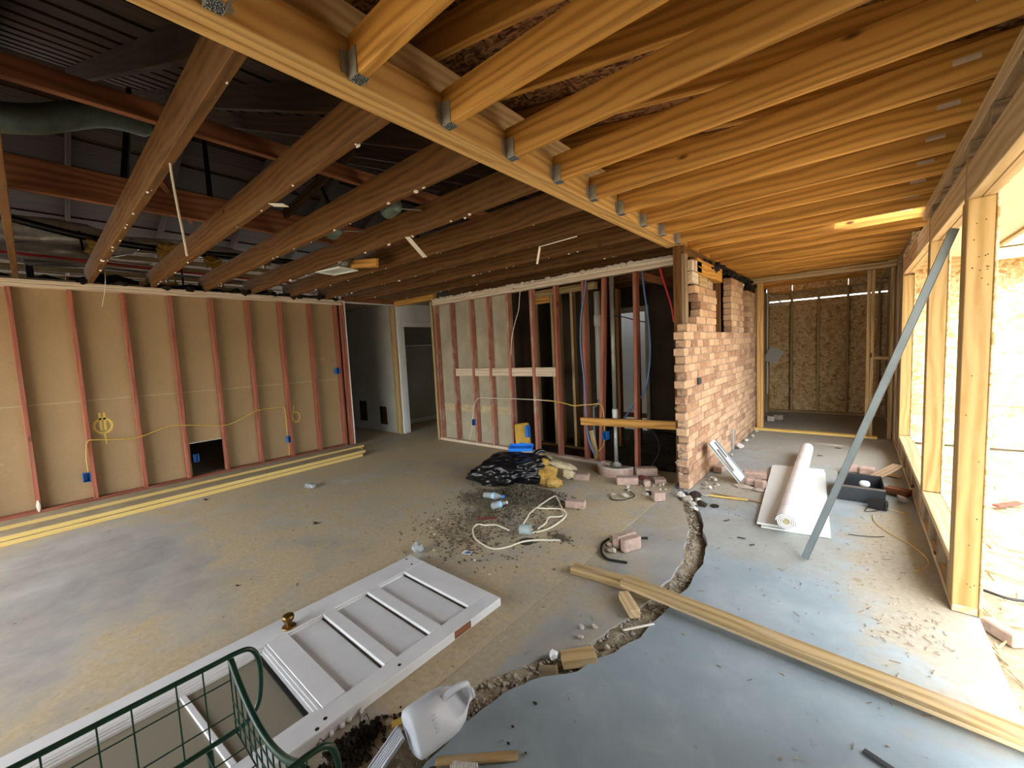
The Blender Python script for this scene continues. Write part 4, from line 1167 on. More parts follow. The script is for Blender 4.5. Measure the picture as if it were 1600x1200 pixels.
# ------------------------------------------------------------------ board, roll
def foam_and_roll():
    def sheet(pts, z0, z1, nm, lab):
        o = MB().prism(pts, z0, z1).build('insulation_board', 'foam_board'); tag(o, lab, 'panel')
    sheet([(-.520, 3.405), (-.112, 3.47), (-.128, 3.62), (-.22, 5.15), (-.64, 5.08)], 0, .012, 'flat_panel', 'pale flat panel on the slab, lower of the two under the roll')
    sheet([(-.552, 3.430), (-.115, 3.505), (-.232, 5.205), (-.655, 5.150), (-.678, 5.115)], .0125, .026, 'flat_panel', 'pale flat panel with a clipped corner directly under the long roll')
    a, b = Vector((-.366, 3.385, .091)), Vector((-.425, 5.86, .091)); d = b - a
    Mx = Matrix.Translation(a) @ frame(d, (0, 0, 1))
    r = thing('roll', 'long white printed roll of sheet material lying on the flat panels', 'roll', (a + b) / 2 * Vector((1, 1, 0)) if False else ((a.x + b.x) / 2, (a.y + b.y) / 2, .027))
    m = MB(); N = 40; seg = 28
    for i in range(N):
        t = i / (N - 1)
        for k in range(seg):
            an = 2 * math.pi * k / seg; rr = .058 + .0012 * math.sin(t * 40 + an) + (.002 if abs(t - .62) < .015 else 0)
            m.v.append((t * d.length, rr * 1.06 * math.cos(an), rr * .98 * math.sin(an)))
    for i in range(N - 1):
        for k in range(seg): m.f.append((i * seg + k, i * seg + (k + 1) % seg, (i + 1) * seg + (k + 1) % seg, (i + 1) * seg + k))
    m.build('roll_body', 'printed_roll', r, Mx, True)
    # wound end: spiral layers
    e = MB(); pts = []
    for i in range(90):
        t = i / 89; an = t * 3.2 * 2 * math.pi; rr = .057 - .036 * t; pts.append((-.004, rr * 1.05 * math.cos(an), rr * .97 * math.sin(an)))
    e.tube(pts, .0045, 6); e.build('spiral_end', 'paper_white', r, Mx, True)
    MB().lathe([(.001, 0), (.054, 0), (.054, .01), (.001, .01)], 24, Matrix.Rotation(math.pi / 2, 4, 'Y')).build('end_disc', 'insul_paper', r, Mx)  # flat tan paper disc closing the near end of the roll
    MB().lathe([(.001, 0), (.05, 0), (.05, .01), (.001, .01)], 24, Matrix.Translation((d.length - .01, 0, 0)) @ Matrix.Rotation(math.pi / 2, 4, 'Y')).build('end_disc', 'paper_white', r, Mx)  # white disc closing the far end
    m = MB().lathe([(.0605, 0), (.062, .004), (.062, .010), (.0605, .014)], 28, Matrix.Translation((d.length * .62, 0, 0)) @ Matrix.Rotation(math.pi / 2, 4, 'Y'))
    m.build('tape_band', 'paper_white', r, Mx)
foam_and_roll()

# ------------------------------------------------------------------ open metal box and neighbours
def metal_box():
    b = thing('metal_box', 'open dark grey metal enclosure lying on the slab near the outside wall', 'box', (.045, 4.62, 0), rotz=.02)
    M0 = mw(b)
    def lb(nm, lo, hi, mat):
        lo, hi = Vector(lo), Vector(hi); s = hi - lo
        o = D.objects.new(nm, box_mesh(*s, .002, mat)); o2 = put(o, M0 @ Matrix.Translation((lo + hi) / 2), b); return o2
    W, Dp, H = .155, .235, .115
    lb('box_floor', (-W, -Dp, 0), (W, Dp, .006), 'dark_box')
    lb('side', (-W, -Dp, .006), (-W + .004, Dp, H), 'dark_box'); lb('side', (W - .004, -Dp, .006), (W, Dp, H), 'dark_box')
    lb('side', (-W + .004, -Dp, .006), (W - .004, -Dp + .004, H), 'dark_box'); lb('side', (-W + .004, Dp - .004, .006), (W - .004, Dp, H), 'dark_box')
    lb('flange', (-W, -Dp, H), (W, -Dp + .05, H + .003), 'grey_metal')
    lb('bracket', (-.02, -.16, .0062), (.10, -.10, .07), 'black_plastic')
    lb('bracket', (.02, -.05, .0062), (.12, .0, .06), 'dark_box')
    k = MB().lathe([(.001, 0), (.030, 0), (.036, .01), (.036, .03), (.028, .042), (.001, .046)], 20).build('round_cap', 'paper_white', b, M0 @ Matrix.Translation((.03, -.05, .088)), True)
    lb('cap_post', (.02, -.06, .0062), (.04, -.04, .088), 'grey_metal')
    t = thing('transformer', 'small black transformer block with loose leads beside the open metal box', 'transformer', (.152, 4.29, 0), rotz=-.25)
    Mt = mw(t)
    for (nm, c, s, mat) in (('housing', (0, 0, .036), (.105, .075, .068), 'black_plastic'), ('end_cap', (.056, 0, .036), (.010, .055, .05), 'dark_box'), ('mount_plate', (0, 0, .0015), (.125, .06, .003), 'grey_metal')):
        put(D.objects.new(nm, box_mesh(*s, .004, mat)), Mt @ Matrix.Translation(c), t)
    cable('lead', [(.10, 4.28, .02), (.09, 4.22, .012), (.075, 4.16, .004), (.10, 4.17, .004), (.14, 4.21, .004), (.17, 4.25, .01)], .003, 'black_cable', parent=t)
    cable('lead', [(.20, 4.27, .02), (.25, 4.28, .006), (.31, 4.26, .004)], .0025, 'yellow_cable', parent=t)
    cable('loose_wire', [(.12, 4.10, .004), (.13, 3.95, .004), (.20, 3.78, .004), (.30, 3.62, .004), (.355, 3.45, .004), (.34, 3.32, .004), (.28, 3.22, .004)], .003, 'yellow_cable', 'thin tan wire curling over the slab by the outside wall', 'wire')
    cable('loose_wire', [(-.02, 3.60, .004), (.05, 3.62, .004), (.12, 3.65, .004), (.17, 3.69, .004)], .003, 'black_cable', 'thin dark wire lying straight on the dusty slab by the outside wall', 'wire')
    # clutter between the box and the wall
    o = stick('timber_scrap', (.225, 4.76, .035), (.365, 4.69, .035), .09, .055, 'rust_wood'); tag(o, 'reddish dark timber chunk between the metal box and the outside wall', 'timber')
    o = MB().chunk((.318, 4.55, .035), (.045, .05, .035), 12, 2, .5).build('rubble_chunk', 'rubble'); tag(o, 'grey brown rubble chunk at the foot of the outside wall', 'rubble')
    o = stick('bent_shingle', (.10, 4.93, .04), (.33, 5.22, .15), .10, .008, 'grey_wood'); tag(o, 'bent grey shingle tilted up behind the open metal box', 'shingle')
    o = stick('thin_lath', (.145, 5.39, .010), (.355, 5.30, .010), .035, .018, 'weather_wood'); tag(o, 'thin wood slat on the slab behind the bent shingle', 'slat')
    for (x, y, a, lab) in ((-.02, 5.36, .15, 'brown brick behind the open metal box, farther from the outside wall'), (.105, 5.33, -.1, 'pinkish brick behind the open metal box, next to the wood slat')):
        o = rbox('loose_brick', (x, y, .034), (.115, .095, .066), (0, 0, a), 'loose_brick', None, .006); tag(o, lab, 'brick')
metal_box()

# ------------------------------------------------------------------ metal cover leaning on the bricks, rubble there
def brick_corner():
    s = thing('metal_cover', 'pale painted metal cover plate leaning against the brick wall', 'cover', (-.85, 4.46, 0))
    a, b = Vector((-.845, 4.455, .016)), Vector((-1.128, 4.455, .372)); 
    f = frame(b - a, (1, 0, 1)).to_3x3()
    stick('plate', a, b, .235, .014, 'foam_board', s, up=(1, 0, 1))
    for q in (-.112, .112):
        off = f @ Vector((0, q, .010)); stick('edge_lip', a + off, b + off, .010, .018, 'strut_metal', s, up=(1, 0, 1))
    off = f @ Vector((0, 0, .0085)); d = (b - a)
    stick('stain', a + d * .25 + off + f @ Vector((0, .05, 0)), a + d * .8 + off + f @ Vector((0, .02, 0)), .06, .003, 'grey_metal', s, up=(1, 0, 1), bev=0)
    stick('stain', a + d * .55 + off + f @ Vector((0, -.05, 0)), a + d * .95 + off + f @ Vector((0, -.06, 0)), .035, .003, 'dark_box', s, up=(1, 0, 1), bev=0)
    L_ = [((-.765, 4.635, .034), (.20, .095, .065), .25, 'pale loose brick beside the leaning metal cover, farther from the viewer opening'),
          ((-.760, 4.385, .034), (.09, .07, .065), .6, 'broken half brick touching the lower edge of the metal cover'),
          ((-.665, 4.33, .040), (.08, .07, .078), -.3, 'broken brick end between the metal cover and the flat panels'),
          ((-1.10, 4.72, .033), (.19, .09, .062), 1.45, 'loose brick lying along the foot of the brick wall behind the metal cover')]
    for c, sz, a_, lab in L_:
        o = rbox('loose_brick', c, sz, (0, 0, a_), 'loose_brick', None, .007); tag(o, lab, 'brick')
    o = MB().chunk((-.80, 4.28, .012), (.10, .045, .016), 6, 2, .4).build('mortar_chunk', 'rubble'); tag(o, 'flat grey mortar slab at the foot of the metal cover', 'mortar')
    o = MB().chunk((-.66, 4.25, .012), (.05, .03, .014), 9, 2, .4).build('mortar_chunk', 'rubble'); tag(o, 'small mortar chunk beside the flat panels', 'mortar')
    for i in range(18):
        x, y = -1.10 + rnd.uniform(-.04, .10), 4.20 + rnd.uniform(-.18, .22); s_ = rnd.uniform(.012, .028)
        o = MB().chunk((x, y, s_ * .6), (s_, s_ * .8, s_ * .7), i, 1, .5).build('mortar_chunk', 'white_rubble' if i % 2 else 'rubble')
        tag(o, 'small mortar crumb heaped at the near foot of the brick wall', 'mortar', 'mortar crumbs at the foot of the brick wall')
    for i, (x, y, s_) in enumerate(((-1.13, 5.85, .045), (-1.14, 6.3, .03), (-1.12, 6.6, .03), (-1.14, 5.4, .028), (-1.13, 7.0, .025))):
        o = MB().chunk((x, y, s_ * .7), (s_, s_ * 1.3, s_ * .8), i + 40, 2, .4).build('plaster_lump', 'white_rubble'); tag(o, 'pale plaster lump along the far foot of the brick wall', 'plaster', 'plaster lumps along the brick wall')
    o = stick('wood_strip', (-1.02, 3.875, .008), (-.70, 3.93, .008), .025, .012, 'yellow_board'); tag(o, 'yellowish wood strip at the top end of the trench', 'wood strip')
    o = stick('wood_strip', (-.98, 3.96, .006), (-.60, 3.94, .006), .02, .010, 'grey_wood'); tag(o, 'long grey wood strip on the slab reaching to the flat panels', 'wood strip')
    o = stick('white_pipe', (-1.21, 3.84, .03), (-1.0, 3.84, .012), .014, .010, 'pvc_white'); tag(o, 'short white strip on the rubble at the brick wall end', 'strip')
    o = MB().lathe([(.001, 0), (.033, 0), (.033, .008), (.001, .008)], 20, Matrix.Translation((-.90, 3.655, 0))).build('disc', 'rail_dark'); tag(o, 'flat dark round disc on the slab beside the trench head', 'disc')
    for i, (x, y, sx, mt) in enumerate(((-1.20, 3.73, .055, 'white_rubble'), (-1.12, 3.66, .05, 'rubble'), (-1.06, 3.60, .04, 'white_rubble'), (-1.10, 3.80, .055, 'dark_dirt'), (-1.02, 3.48, .04, 'white_rubble'), (-1.05, 3.70, .035, 'white_rubble'), (-.99, 3.62, .05, 'dark_dirt'))):
        o = MB().chunk((x, y, .0 + sx * .3), (sx, sx * .8, sx * .7), i + 60, 2, .5).build('rubble_chunk', mt); tag(o, ('pale' if mt != 'dark_dirt' else 'blackened') + ' rubble chunk heaped in the head of the trench', 'rubble', 'rubble chunks in the trench head' + (' dark' if mt == 'dark_dirt' else ''))
    # pebbly litter on the right slab
    for i, (x, y, l, a_) in enumerate(((-.60, 3.14, .05, .1), (-.52, 3.07, .03, .9), (-.30, 5.9, .05, .2), (-.15, 6.4, .06, 0), (.05, 7.0, .05, .1), (-.75, 3.4, .05, 1.0))):
        o = rbox('wood_chip', (x, y, .004), (l, .012, .006), (0, 0, a_), 'dark_box'); tag(o, 'small dark chip lying on the slab around the flat panels', 'chip', 'dark chips on the right slab')
brick_corner()

# ------------------------------------------------------------------ loose bricks in the middle
def loose_bricks():
    L_ = [((-2.225, 3.69, .034), (.17, .095, .066), (.0, 0, .35), 'loose brick alone on the floor nearest the yellow insulation'),
          ((-1.87, 2.99, .034), (.17, .085, .066), (0, 0, .3), 'pinkish loose brick beside the white cable coil'),
          ((-1.225, 2.585, .045), (.17, .062, .088), (0, 0, 1.15), 'upright brick with a groove on the heap beside the bent black bar'),
          ((-1.162, 2.550, .044), (.15, .05, .086), (0, 0, 1.15), 'second brick leaning against the grooved one by the bent black bar'),
          ((-1.755, 3.80, .040), (.21, .095, .075), (0, 0, .55), 'long pink brick in front of the curved clay rim'),
          ((-1.70, 4.16, .048), (.22, .10, .09), (0, 0, .6), 'dusty tan brick under the open stud bay next to the clay rim'),
          ((-1.565, 3.84, .032), (.062, .06, .062), (0, 0, .6), 'small square pale brick end beside the long pink brick'),
          ((-1.34, 3.54, .040), (.10, .09, .078), (0, 0, .7), 'mortar crusted half brick standing near the brick wall end'),
          ((-1.50, 4.00, .025), (.12, .07, .05), (0.2, 0, .7), 'chipped brick scrap between the clay rim and the brick wall')]
    for c, s, r, lab in L_:
        o = rbox('loose_brick', c, s, r, 'loose_brick', None, .007); tag(o, lab, 'brick')
    # curved clay rim (broken pipe collar) with the drain pipe in it
    m = MB(); pts = []
    for i in range(17):
        a = math.pi * (.95 + 1.0 * i / 16); pts.append((-2.02 + .21 * math.cos(a), 4.12 + .21 * math.sin(a)))
    inner = [(-2.02 + (p[0] + 2.02) * .80, 4.12 + (p[1] - 4.12) * .80) for p in pts]
    m.prism(pts + inner[::-1], 0, .085); o = m.build('broken_clay_pipe', 'loose_brick', None, None, False); tag(o, 'broken curved clay rim with pale top around the drain pipe', 'clay rim')
    m = MB(); k = 1.0
    m.prism([(p[0], p[1]) for p in pts] + inner[::-1], .0855, .092); m.build('rim_top', 'white_rubble', o)
    for i, (x, y, s, mt, lab) in enumerate(((-2.40, 3.66, .045, 'rubble', 'pale mortar lump between the yellow insulation and a loose brick'), (-1.300, 2.52, .032, 'loose_brick', 'pink brick fragment in the heap beside the bent black bar'), (-1.325, 2.66, .035, 'loose_brick', 'reddish brick fragment behind the heap by the bent black bar'), (-1.25, 2.44, .04, 'rubble', 'grey mortar fragment in front of the heap by the bent black bar'), (-1.95, 3.05, .05, 'rubble', 'grey mortar lump beside the pinkish brick and cable'), (-1.62, 3.45, .04, 'rubble', 'flat grey mortar chip inside the dark wire curl'), (-1.72, 3.42, .035, 'rubble', 'second flat mortar chip beside the dark wire curl'))):
        o = MB().chunk((x, y, s * .45), (s, s * .7, s * .55), i + 80, 2, .4).build('brick_fragment', mt); tag(o, lab, 'fragment')
    o = MB().chunk((-1.70, 4.00, .02), (.085, .05, .024), 91, 2, .6).build('clay_shard_heap', 'red_paint'); tag(o, 'dark red broken clay heap behind the long pink brick', 'clay shards')
    o = MB().chunk((-1.45, 3.62, .02), (.05, .025, .02), 93, 2, .5).build('tar_chunk', 'tar_paper'); tag(o, 'black tar chunk beside the mortar crusted half brick', 'tar')
    for i in range(40):
        x, y = rnd.uniform(-1.72, -1.36), rnd.uniform(3.55, 4.25); s = rnd.uniform(.010, .026)
        o = MB().chunk((x, y, s * .5), (s, s * .8, s * .6), i, 1, .5).build('rubble_bit', 'rubble' if i % 3 else 'white_rubble'); tag(o, 'small rubble bit strewn beside the broken end of the brick wall', 'rubble', 'rubble bits beside the brick wall end')
    cable('dark_wire', [(-1.70, 3.62, .01), (-1.62, 3.58, .012), (-1.55, 3.50, .006), (-1.60, 3.36, .006), (-1.68, 3.32, .006), (-1.73, 3.38, .006)], .005, 'black_cable', 'dark wire curl on the floor before the long pink brick', 'wire')
    cable('bent_bar', [(-1.34, 2.58, .02), (-1.352, 2.50, .012), (-1.30, 2.385, .010), (-1.235, 2.335, .008), (-1.17, 2.345, .008), (-1.106, 2.365, .008)], .009, 'rail_dark', 'bent black bar around the small brick heap', 'bar', n=4)
    cable('bent_bar', [(-1.20, 2.66, .02), (-1.16, 2.74, .010), (-1.13, 2.765, .008)], .009, 'rail_dark', 'short black bar end sticking out behind the small brick heap', 'bar', n=4)
loose_bricks()

# ------------------------------------------------------------------ rubbish bag, insulation, litter
def rubbish():
    bm = bmesh.new(); bmesh.ops.create_icosphere(bm, subdivisions=5, radius=1)
    for v in bm.verts:
        p = v.co.copy(); n1 = noise.noise(p * 1.7 + Vector((3, 1, 2))); 
        r1 = abs(noise.noise(p * 3.2 + Vector((9, 4, 1)))); r2 = abs(noise.noise(p * 7.5 + Vector((2, 8, 5))))
        k = 1.08 + .24 * n1 - .34 * r1 - .05 * r2
        x, y, z = p.x * .42 * k, p.y * .28 * k, p.z * .18 * k + .14
        if p.x < -.3: z = z * (1 + .6 * (p.x + .3)); y *= (1 + .45 * (p.x + .3))     # tail drawn out along the floor
        v.co = (x, y, max(.004 + .004 * r2, z))
    me = D.meshes.new('rubbish_bag'); bm.to_mesh(me); bm.free(); me.materials.append(MAT['bag_black']); me.shade_smooth()
    o = D.objects.new('rubbish_bag', me); put(o, Matrix.Translation((-2.83, 3.22, 0)) @ Matrix.Rotation(math.radians(38), 4, 'Z'))
    tag(o, 'crumpled black plastic rubbish bag heaped on the floor', 'bag')
    MB().tube(spline([(.20, .10, .20), (.27, .13, .25), (.34, .16, .29), (.40, .17, .27)], 5), .035, 9, taper=lambda t: 1.1 - .7 * t).build('bag_neck', 'bag_black', o, mw(o), True)
    # blue tray on top
    t = thing('blue_tray', 'bright blue plastic tray sitting on the black rubbish bag', 'tray', (-2.80, 3.40, .325), rotz=.55)
    Mt = mw(t) @ Matrix.Rotation(.12, 4, 'X')
    for (nm, lo, hi) in (('tray_floor', (-.13, -.08, 0), (.13, .08, .006)), ('rim', (-.13, -.08, .006), (-.122, .08, .035)), ('rim', (.122, -.08, .006), (.13, .08, .035)), ('rim', (-.122, -.08, .006), (.122, -.072, .035)), ('rim', (-.122, .072, .006), (.122, .08, .035))):
        lo, hi = Vector(lo), Vector(hi); put(D.objects.new(nm, box_mesh(*(hi - lo), .002, 'blue_bright')), Mt @ Matrix.Translation((lo + hi) / 2), t)
    put(D.objects.new('grip', box_mesh(.06, .02, .02, .004, 'blue_bright')), Mt @ Matrix.Translation((0, .09, .03)), t)
    # torn yellow insulation batt with paper facing
    b = thing('insulation_batt', 'torn yellow insulation batt slumped against the rubbish bag', 'insulation', (-2.52, 3.46, 0))
    m = MB(); m.lump((-2.44, 3.36, .09), (.13, .09, .10), 3, 3, .5, 2.2); m.lump((-2.34, 3.34, .05), (.09, .07, .05), 5, 3, .5, 2.4); m.lump((-2.52, 3.42, .17), (.08, .07, .09), 6, 3, .5, 2.2)
    m.build('fibre_body', 'insulation_yellow', b, None, True)
    M = Matrix.Rotation(.4, 4, 'Z') @ Matrix.Rotation(.25, 4, 'Y')
    MB().lump((-2.33, 3.50, .19), (.15, .09, .028), 8, 3, .4, 2.8, M).build('paper_facing', 'insul_paper', b, None, True)
    MB().lump((-2.24, 3.46, .12), (.06, .05, .05), 18, 3, .5, 2.8, M).build('paper_facing', 'insul_paper', b, None, True)
    # yellow bag standing in the stud bay with a blue top
    y = thing('yellow_sack', 'yellow sack with a blue corner leaning in the open stud bay', 'sack', (-3.45, 4.22, 0))
    stick('sack_body', (-3.40, 4.19, .06), (-3.46, 4.235, .42), .24, .07, 'card_yellow', y, up=(0, 1, 0), bev=.02)
    stick('blue_corner', (-3.315, 4.185, .25), (-3.335, 4.20, .41), .05, .078, 'blue_plastic', y, up=(0, 1, 0), bev=.01)
    o = MB().lump((-3.08, 4.12, .045), (.16, .07, .045), 13, 2, .5).build('paper_sheet', 'insul_paper'); tag(o, 'crumpled brown paper under the open stud bay', 'paper')
    # grey blown insulation litter
    g = MB(); r2 = random.Random(31)
    def fl(cx, cy, sx, sy, n, hmax):
        for i in range(n):
            x, y_ = r2.gauss(cx, sx), r2.gauss(cy, sy); s = r2.uniform(.003, .0095) * (1.5 if hmax > .1 else 1); h = hmax * math.exp(-((x - cx) / sx) ** 2 - ((y_ - cy) / sy) ** 2)
            if -2.33 < x < -1.46 and y_ < 1.60: continue
            u_ = ((x + 2.83) * .788 + (y_ - 3.22) * .616) / .40; v_ = (-(x + 2.83) * .616 + (y_ - 3.22) * .788) / .25
            if u_ * u_ + v_ * v_ < 1: continue
            if x > -2.62 and y_ > 3.22: continue
            g.lump((x, y_, max(.003, h * r2.random())), (s * r2.uniform(.8, 1.6), s, s * .5), r2.randrange(9999), 1, .8)
    fl(-2.48, 2.98, .19, .11, 3600, .11); fl(-2.75, 2.66, .12, .08, 600, .035); fl(-2.42, 2.55, .14, .12, 450, .02); fl(-2.42, 2.25, .20, .18, 600, .008)
    fl(-2.15, 2.1, .30, .25, 300, .004); fl(-1.66, 2.42, .05, .03, 130, .012); fl(-2.20, 1.95, .12, .08, 120, .006); fl(-2.25, 2.55, .2, .2, 250, .004)
    o = g.build('insulation_litter', 'fluff'); tag(o, 'grey shredded insulation litter spread before the rubbish bag', 'insulation', None, 'stuff')
    # small litter
    def bottle(loc, rz, label, capm='blue_bright', l=.2):
        M = Matrix.Translation(loc) @ Matrix.Rotation(rz, 4, 'Z') @ Matrix.Rotation(math.pi / 2, 4, 'Y')
        o = MB().lathe([(.02, -l / 2), (.030, -l / 2 + .006), (.031, -.02), (.028, 0), (.031, .02), (.029, l / 2 - .06), (.013, l / 2 - .02), (.013, l / 2)], 18).build('plastic_bottle', 'clear_plastic', None, M, True)
        tag(o, label, 'bottle')
        MB().lathe([(.031, -.01), (.0315, -.009), (.0315, .018), (.031, .019)], 18).build('wrapper', 'bottle_blue', o, M, True)
        MB().lathe([(.015, l / 2 - .004), (.015, l / 2 + .012), (.001, l / 2 + .013)], 14).build('cap', capm, o, M, True)
    bottle((-2.63, 2.74, .034), .35, 'clear crushed plastic bottle lying in the grey litter below the bag')
    bottle((-2.43, 2.60, .034), 1.25, 'clear plastic bottle lying by the red card in the grey litter', 'paper_white', .15)
    c = MB().lathe([(.024, 0), (.036, .004), (.040, .085), (.042, .088), (.038, .088), (.034, .008)], 20, Matrix.Rotation(math.pi / 2, 4, 'Y')).build('plastic_cup', 'clear_plastic', None, Matrix.Translation((-1.95, 2.30, .042)) @ Matrix.Rotation(.45, 4, 'Z'), True); tag(c, 'clear plastic cup on its side inside the cable loop', 'cup')
    o = MB().lathe([(.001, 0), (.055, 0), (.055, .006), (.001, .008)], 22, Matrix.Translation((-1.83, 2.235, 0))).build('black_disc', 'black_plastic'); tag(o, 'flat black round disc under the white cable end', 'disc')
    o = rbox('red_card', (-2.36, 2.37, .006), (.16, .055, .004), (0, 0, .75), 'red_paint'); tag(o, 'dull red card lying by the white cable loop', 'card')
    p = thing('label_scrap', 'blue and white printed paper scrap near the door corner', 'paper', (-2.07, 1.86, 0), rotz=.3)
    put(D.objects.new('sheet', box_mesh(.07, .05, .002, 0, 'paper_white')), mw(p) @ Matrix.Translation((0, 0, .006)), p)
    put(D.objects.new('printed_band', box_mesh(.035, .03, .001, 0, 'blue_pex')), mw(p) @ Matrix.Translation((.012, 0, .008)), p)
    put(D.objects.new('torn_strip', box_mesh(.08, .02, .002, 0, 'insul_paper')), mw(p) @ Matrix.Translation((.08, .0, .004)), p)
    o = MB().lump((-2.375, 1.665, .035), (.04, .035, .035), 7, 3, .7, 2.2).build('plastic_film', 'clear_plastic', None, None, True); tag(o, 'crumpled clear plastic film at the corner of the lying door', 'film')
    o = MB().lump((-4.61, 1.89, .022), (.075, .05, .022), 17, 3, .8, 2.4).build('plastic_film', 'clear_plastic', None, None, True); tag(o, 'crumpled clear plastic film alone on the bare floor near the yellow boards', 'film')
    o = MB().lump((-3.535, 1.46, .010), (.022, .016, .010), 27, 2, .6).build('dirt_clod', 'dark_dirt'); tag(o, 'small dark clod alone in the middle of the old floor', 'clod')
    o = MB().lump((-5.20, 1.06, .006), (.045, .012, .006), 28, 2, .6).build('dirt_clod', 'dark_dirt'); tag(o, 'thin dark clod on the floor edge of the yellow boards', 'clod')
    o = MB().lump((-2.98, .72, .004), (.014, .008, .004), 29, 1, .6).build('dirt_clod', 'dark_dirt'); tag(o, 'tiny dark clod on the floor beside the brass door knob', 'clod')
    for i, (x, y_) in enumerate(((-2.62, 1.98), (-2.50, 1.92), (-2.3, 1.75), (-1.95, 1.82), (-2.05, 2.05), (-2.7, 2.12), (-1.75, 1.75), (-2.2, 2.42))):
        o = MB().chunk((x, y_, .004), (.012, .009, .005), i + 5, 1, .5).build('plaster_chip', 'paper_scrap'); tag(o, 'tiny white plaster chip on the littered floor around the cable', 'chip', 'white chips on the littered floor')
    # white cable
    cable('flex_cable', [(-1.63, 2.383, .006), (-1.766, 2.285, .010), (-1.835, 2.19, .016), (-1.883, 2.074, .010), (-1.968, 2.004, .006), (-2.16, 2.04, .006), (-2.307, 2.151, .006), (-2.337, 2.232, .008), (-2.259, 2.255, .012), (-2.194, 2.307, .010), (-2.05, 2.298, .006)], .0068, 'white_cable', 'white flexible cable looping left of the plastic cup', 'cable', seg=8)
    cable('flex_cable', [(-1.907, 2.408, .006), (-2.006, 2.411, .006), (-2.083, 2.568, .008), (-2.129, 2.699, .010), (-2.17, 3.075, .010), (-2.093, 3.046, .010), (-1.877, 2.799, .012), (-1.853, 2.705, .02), (-1.916, 2.647, .02), (-1.885, 2.549, .012), (-1.882, 2.44, .008)], .0068, 'white_cable', 'white flexible cable in a tall loop beside the pinkish brick', 'cable', seg=8)
    cable('flex_cable', [(-2.11, 2.74, .03), (-2.048, 2.759, .03), (-1.908, 2.828, .03), (-1.822, 2.757, .02), (-1.809, 2.6, .008), (-1.825, 2.464, .006), (-1.88, 2.36, .006)], .0068, 'white_cable', 'white flexible cable crossing over the tall loop beside the pinkish brick', 'cable', seg=8)
rubbish()

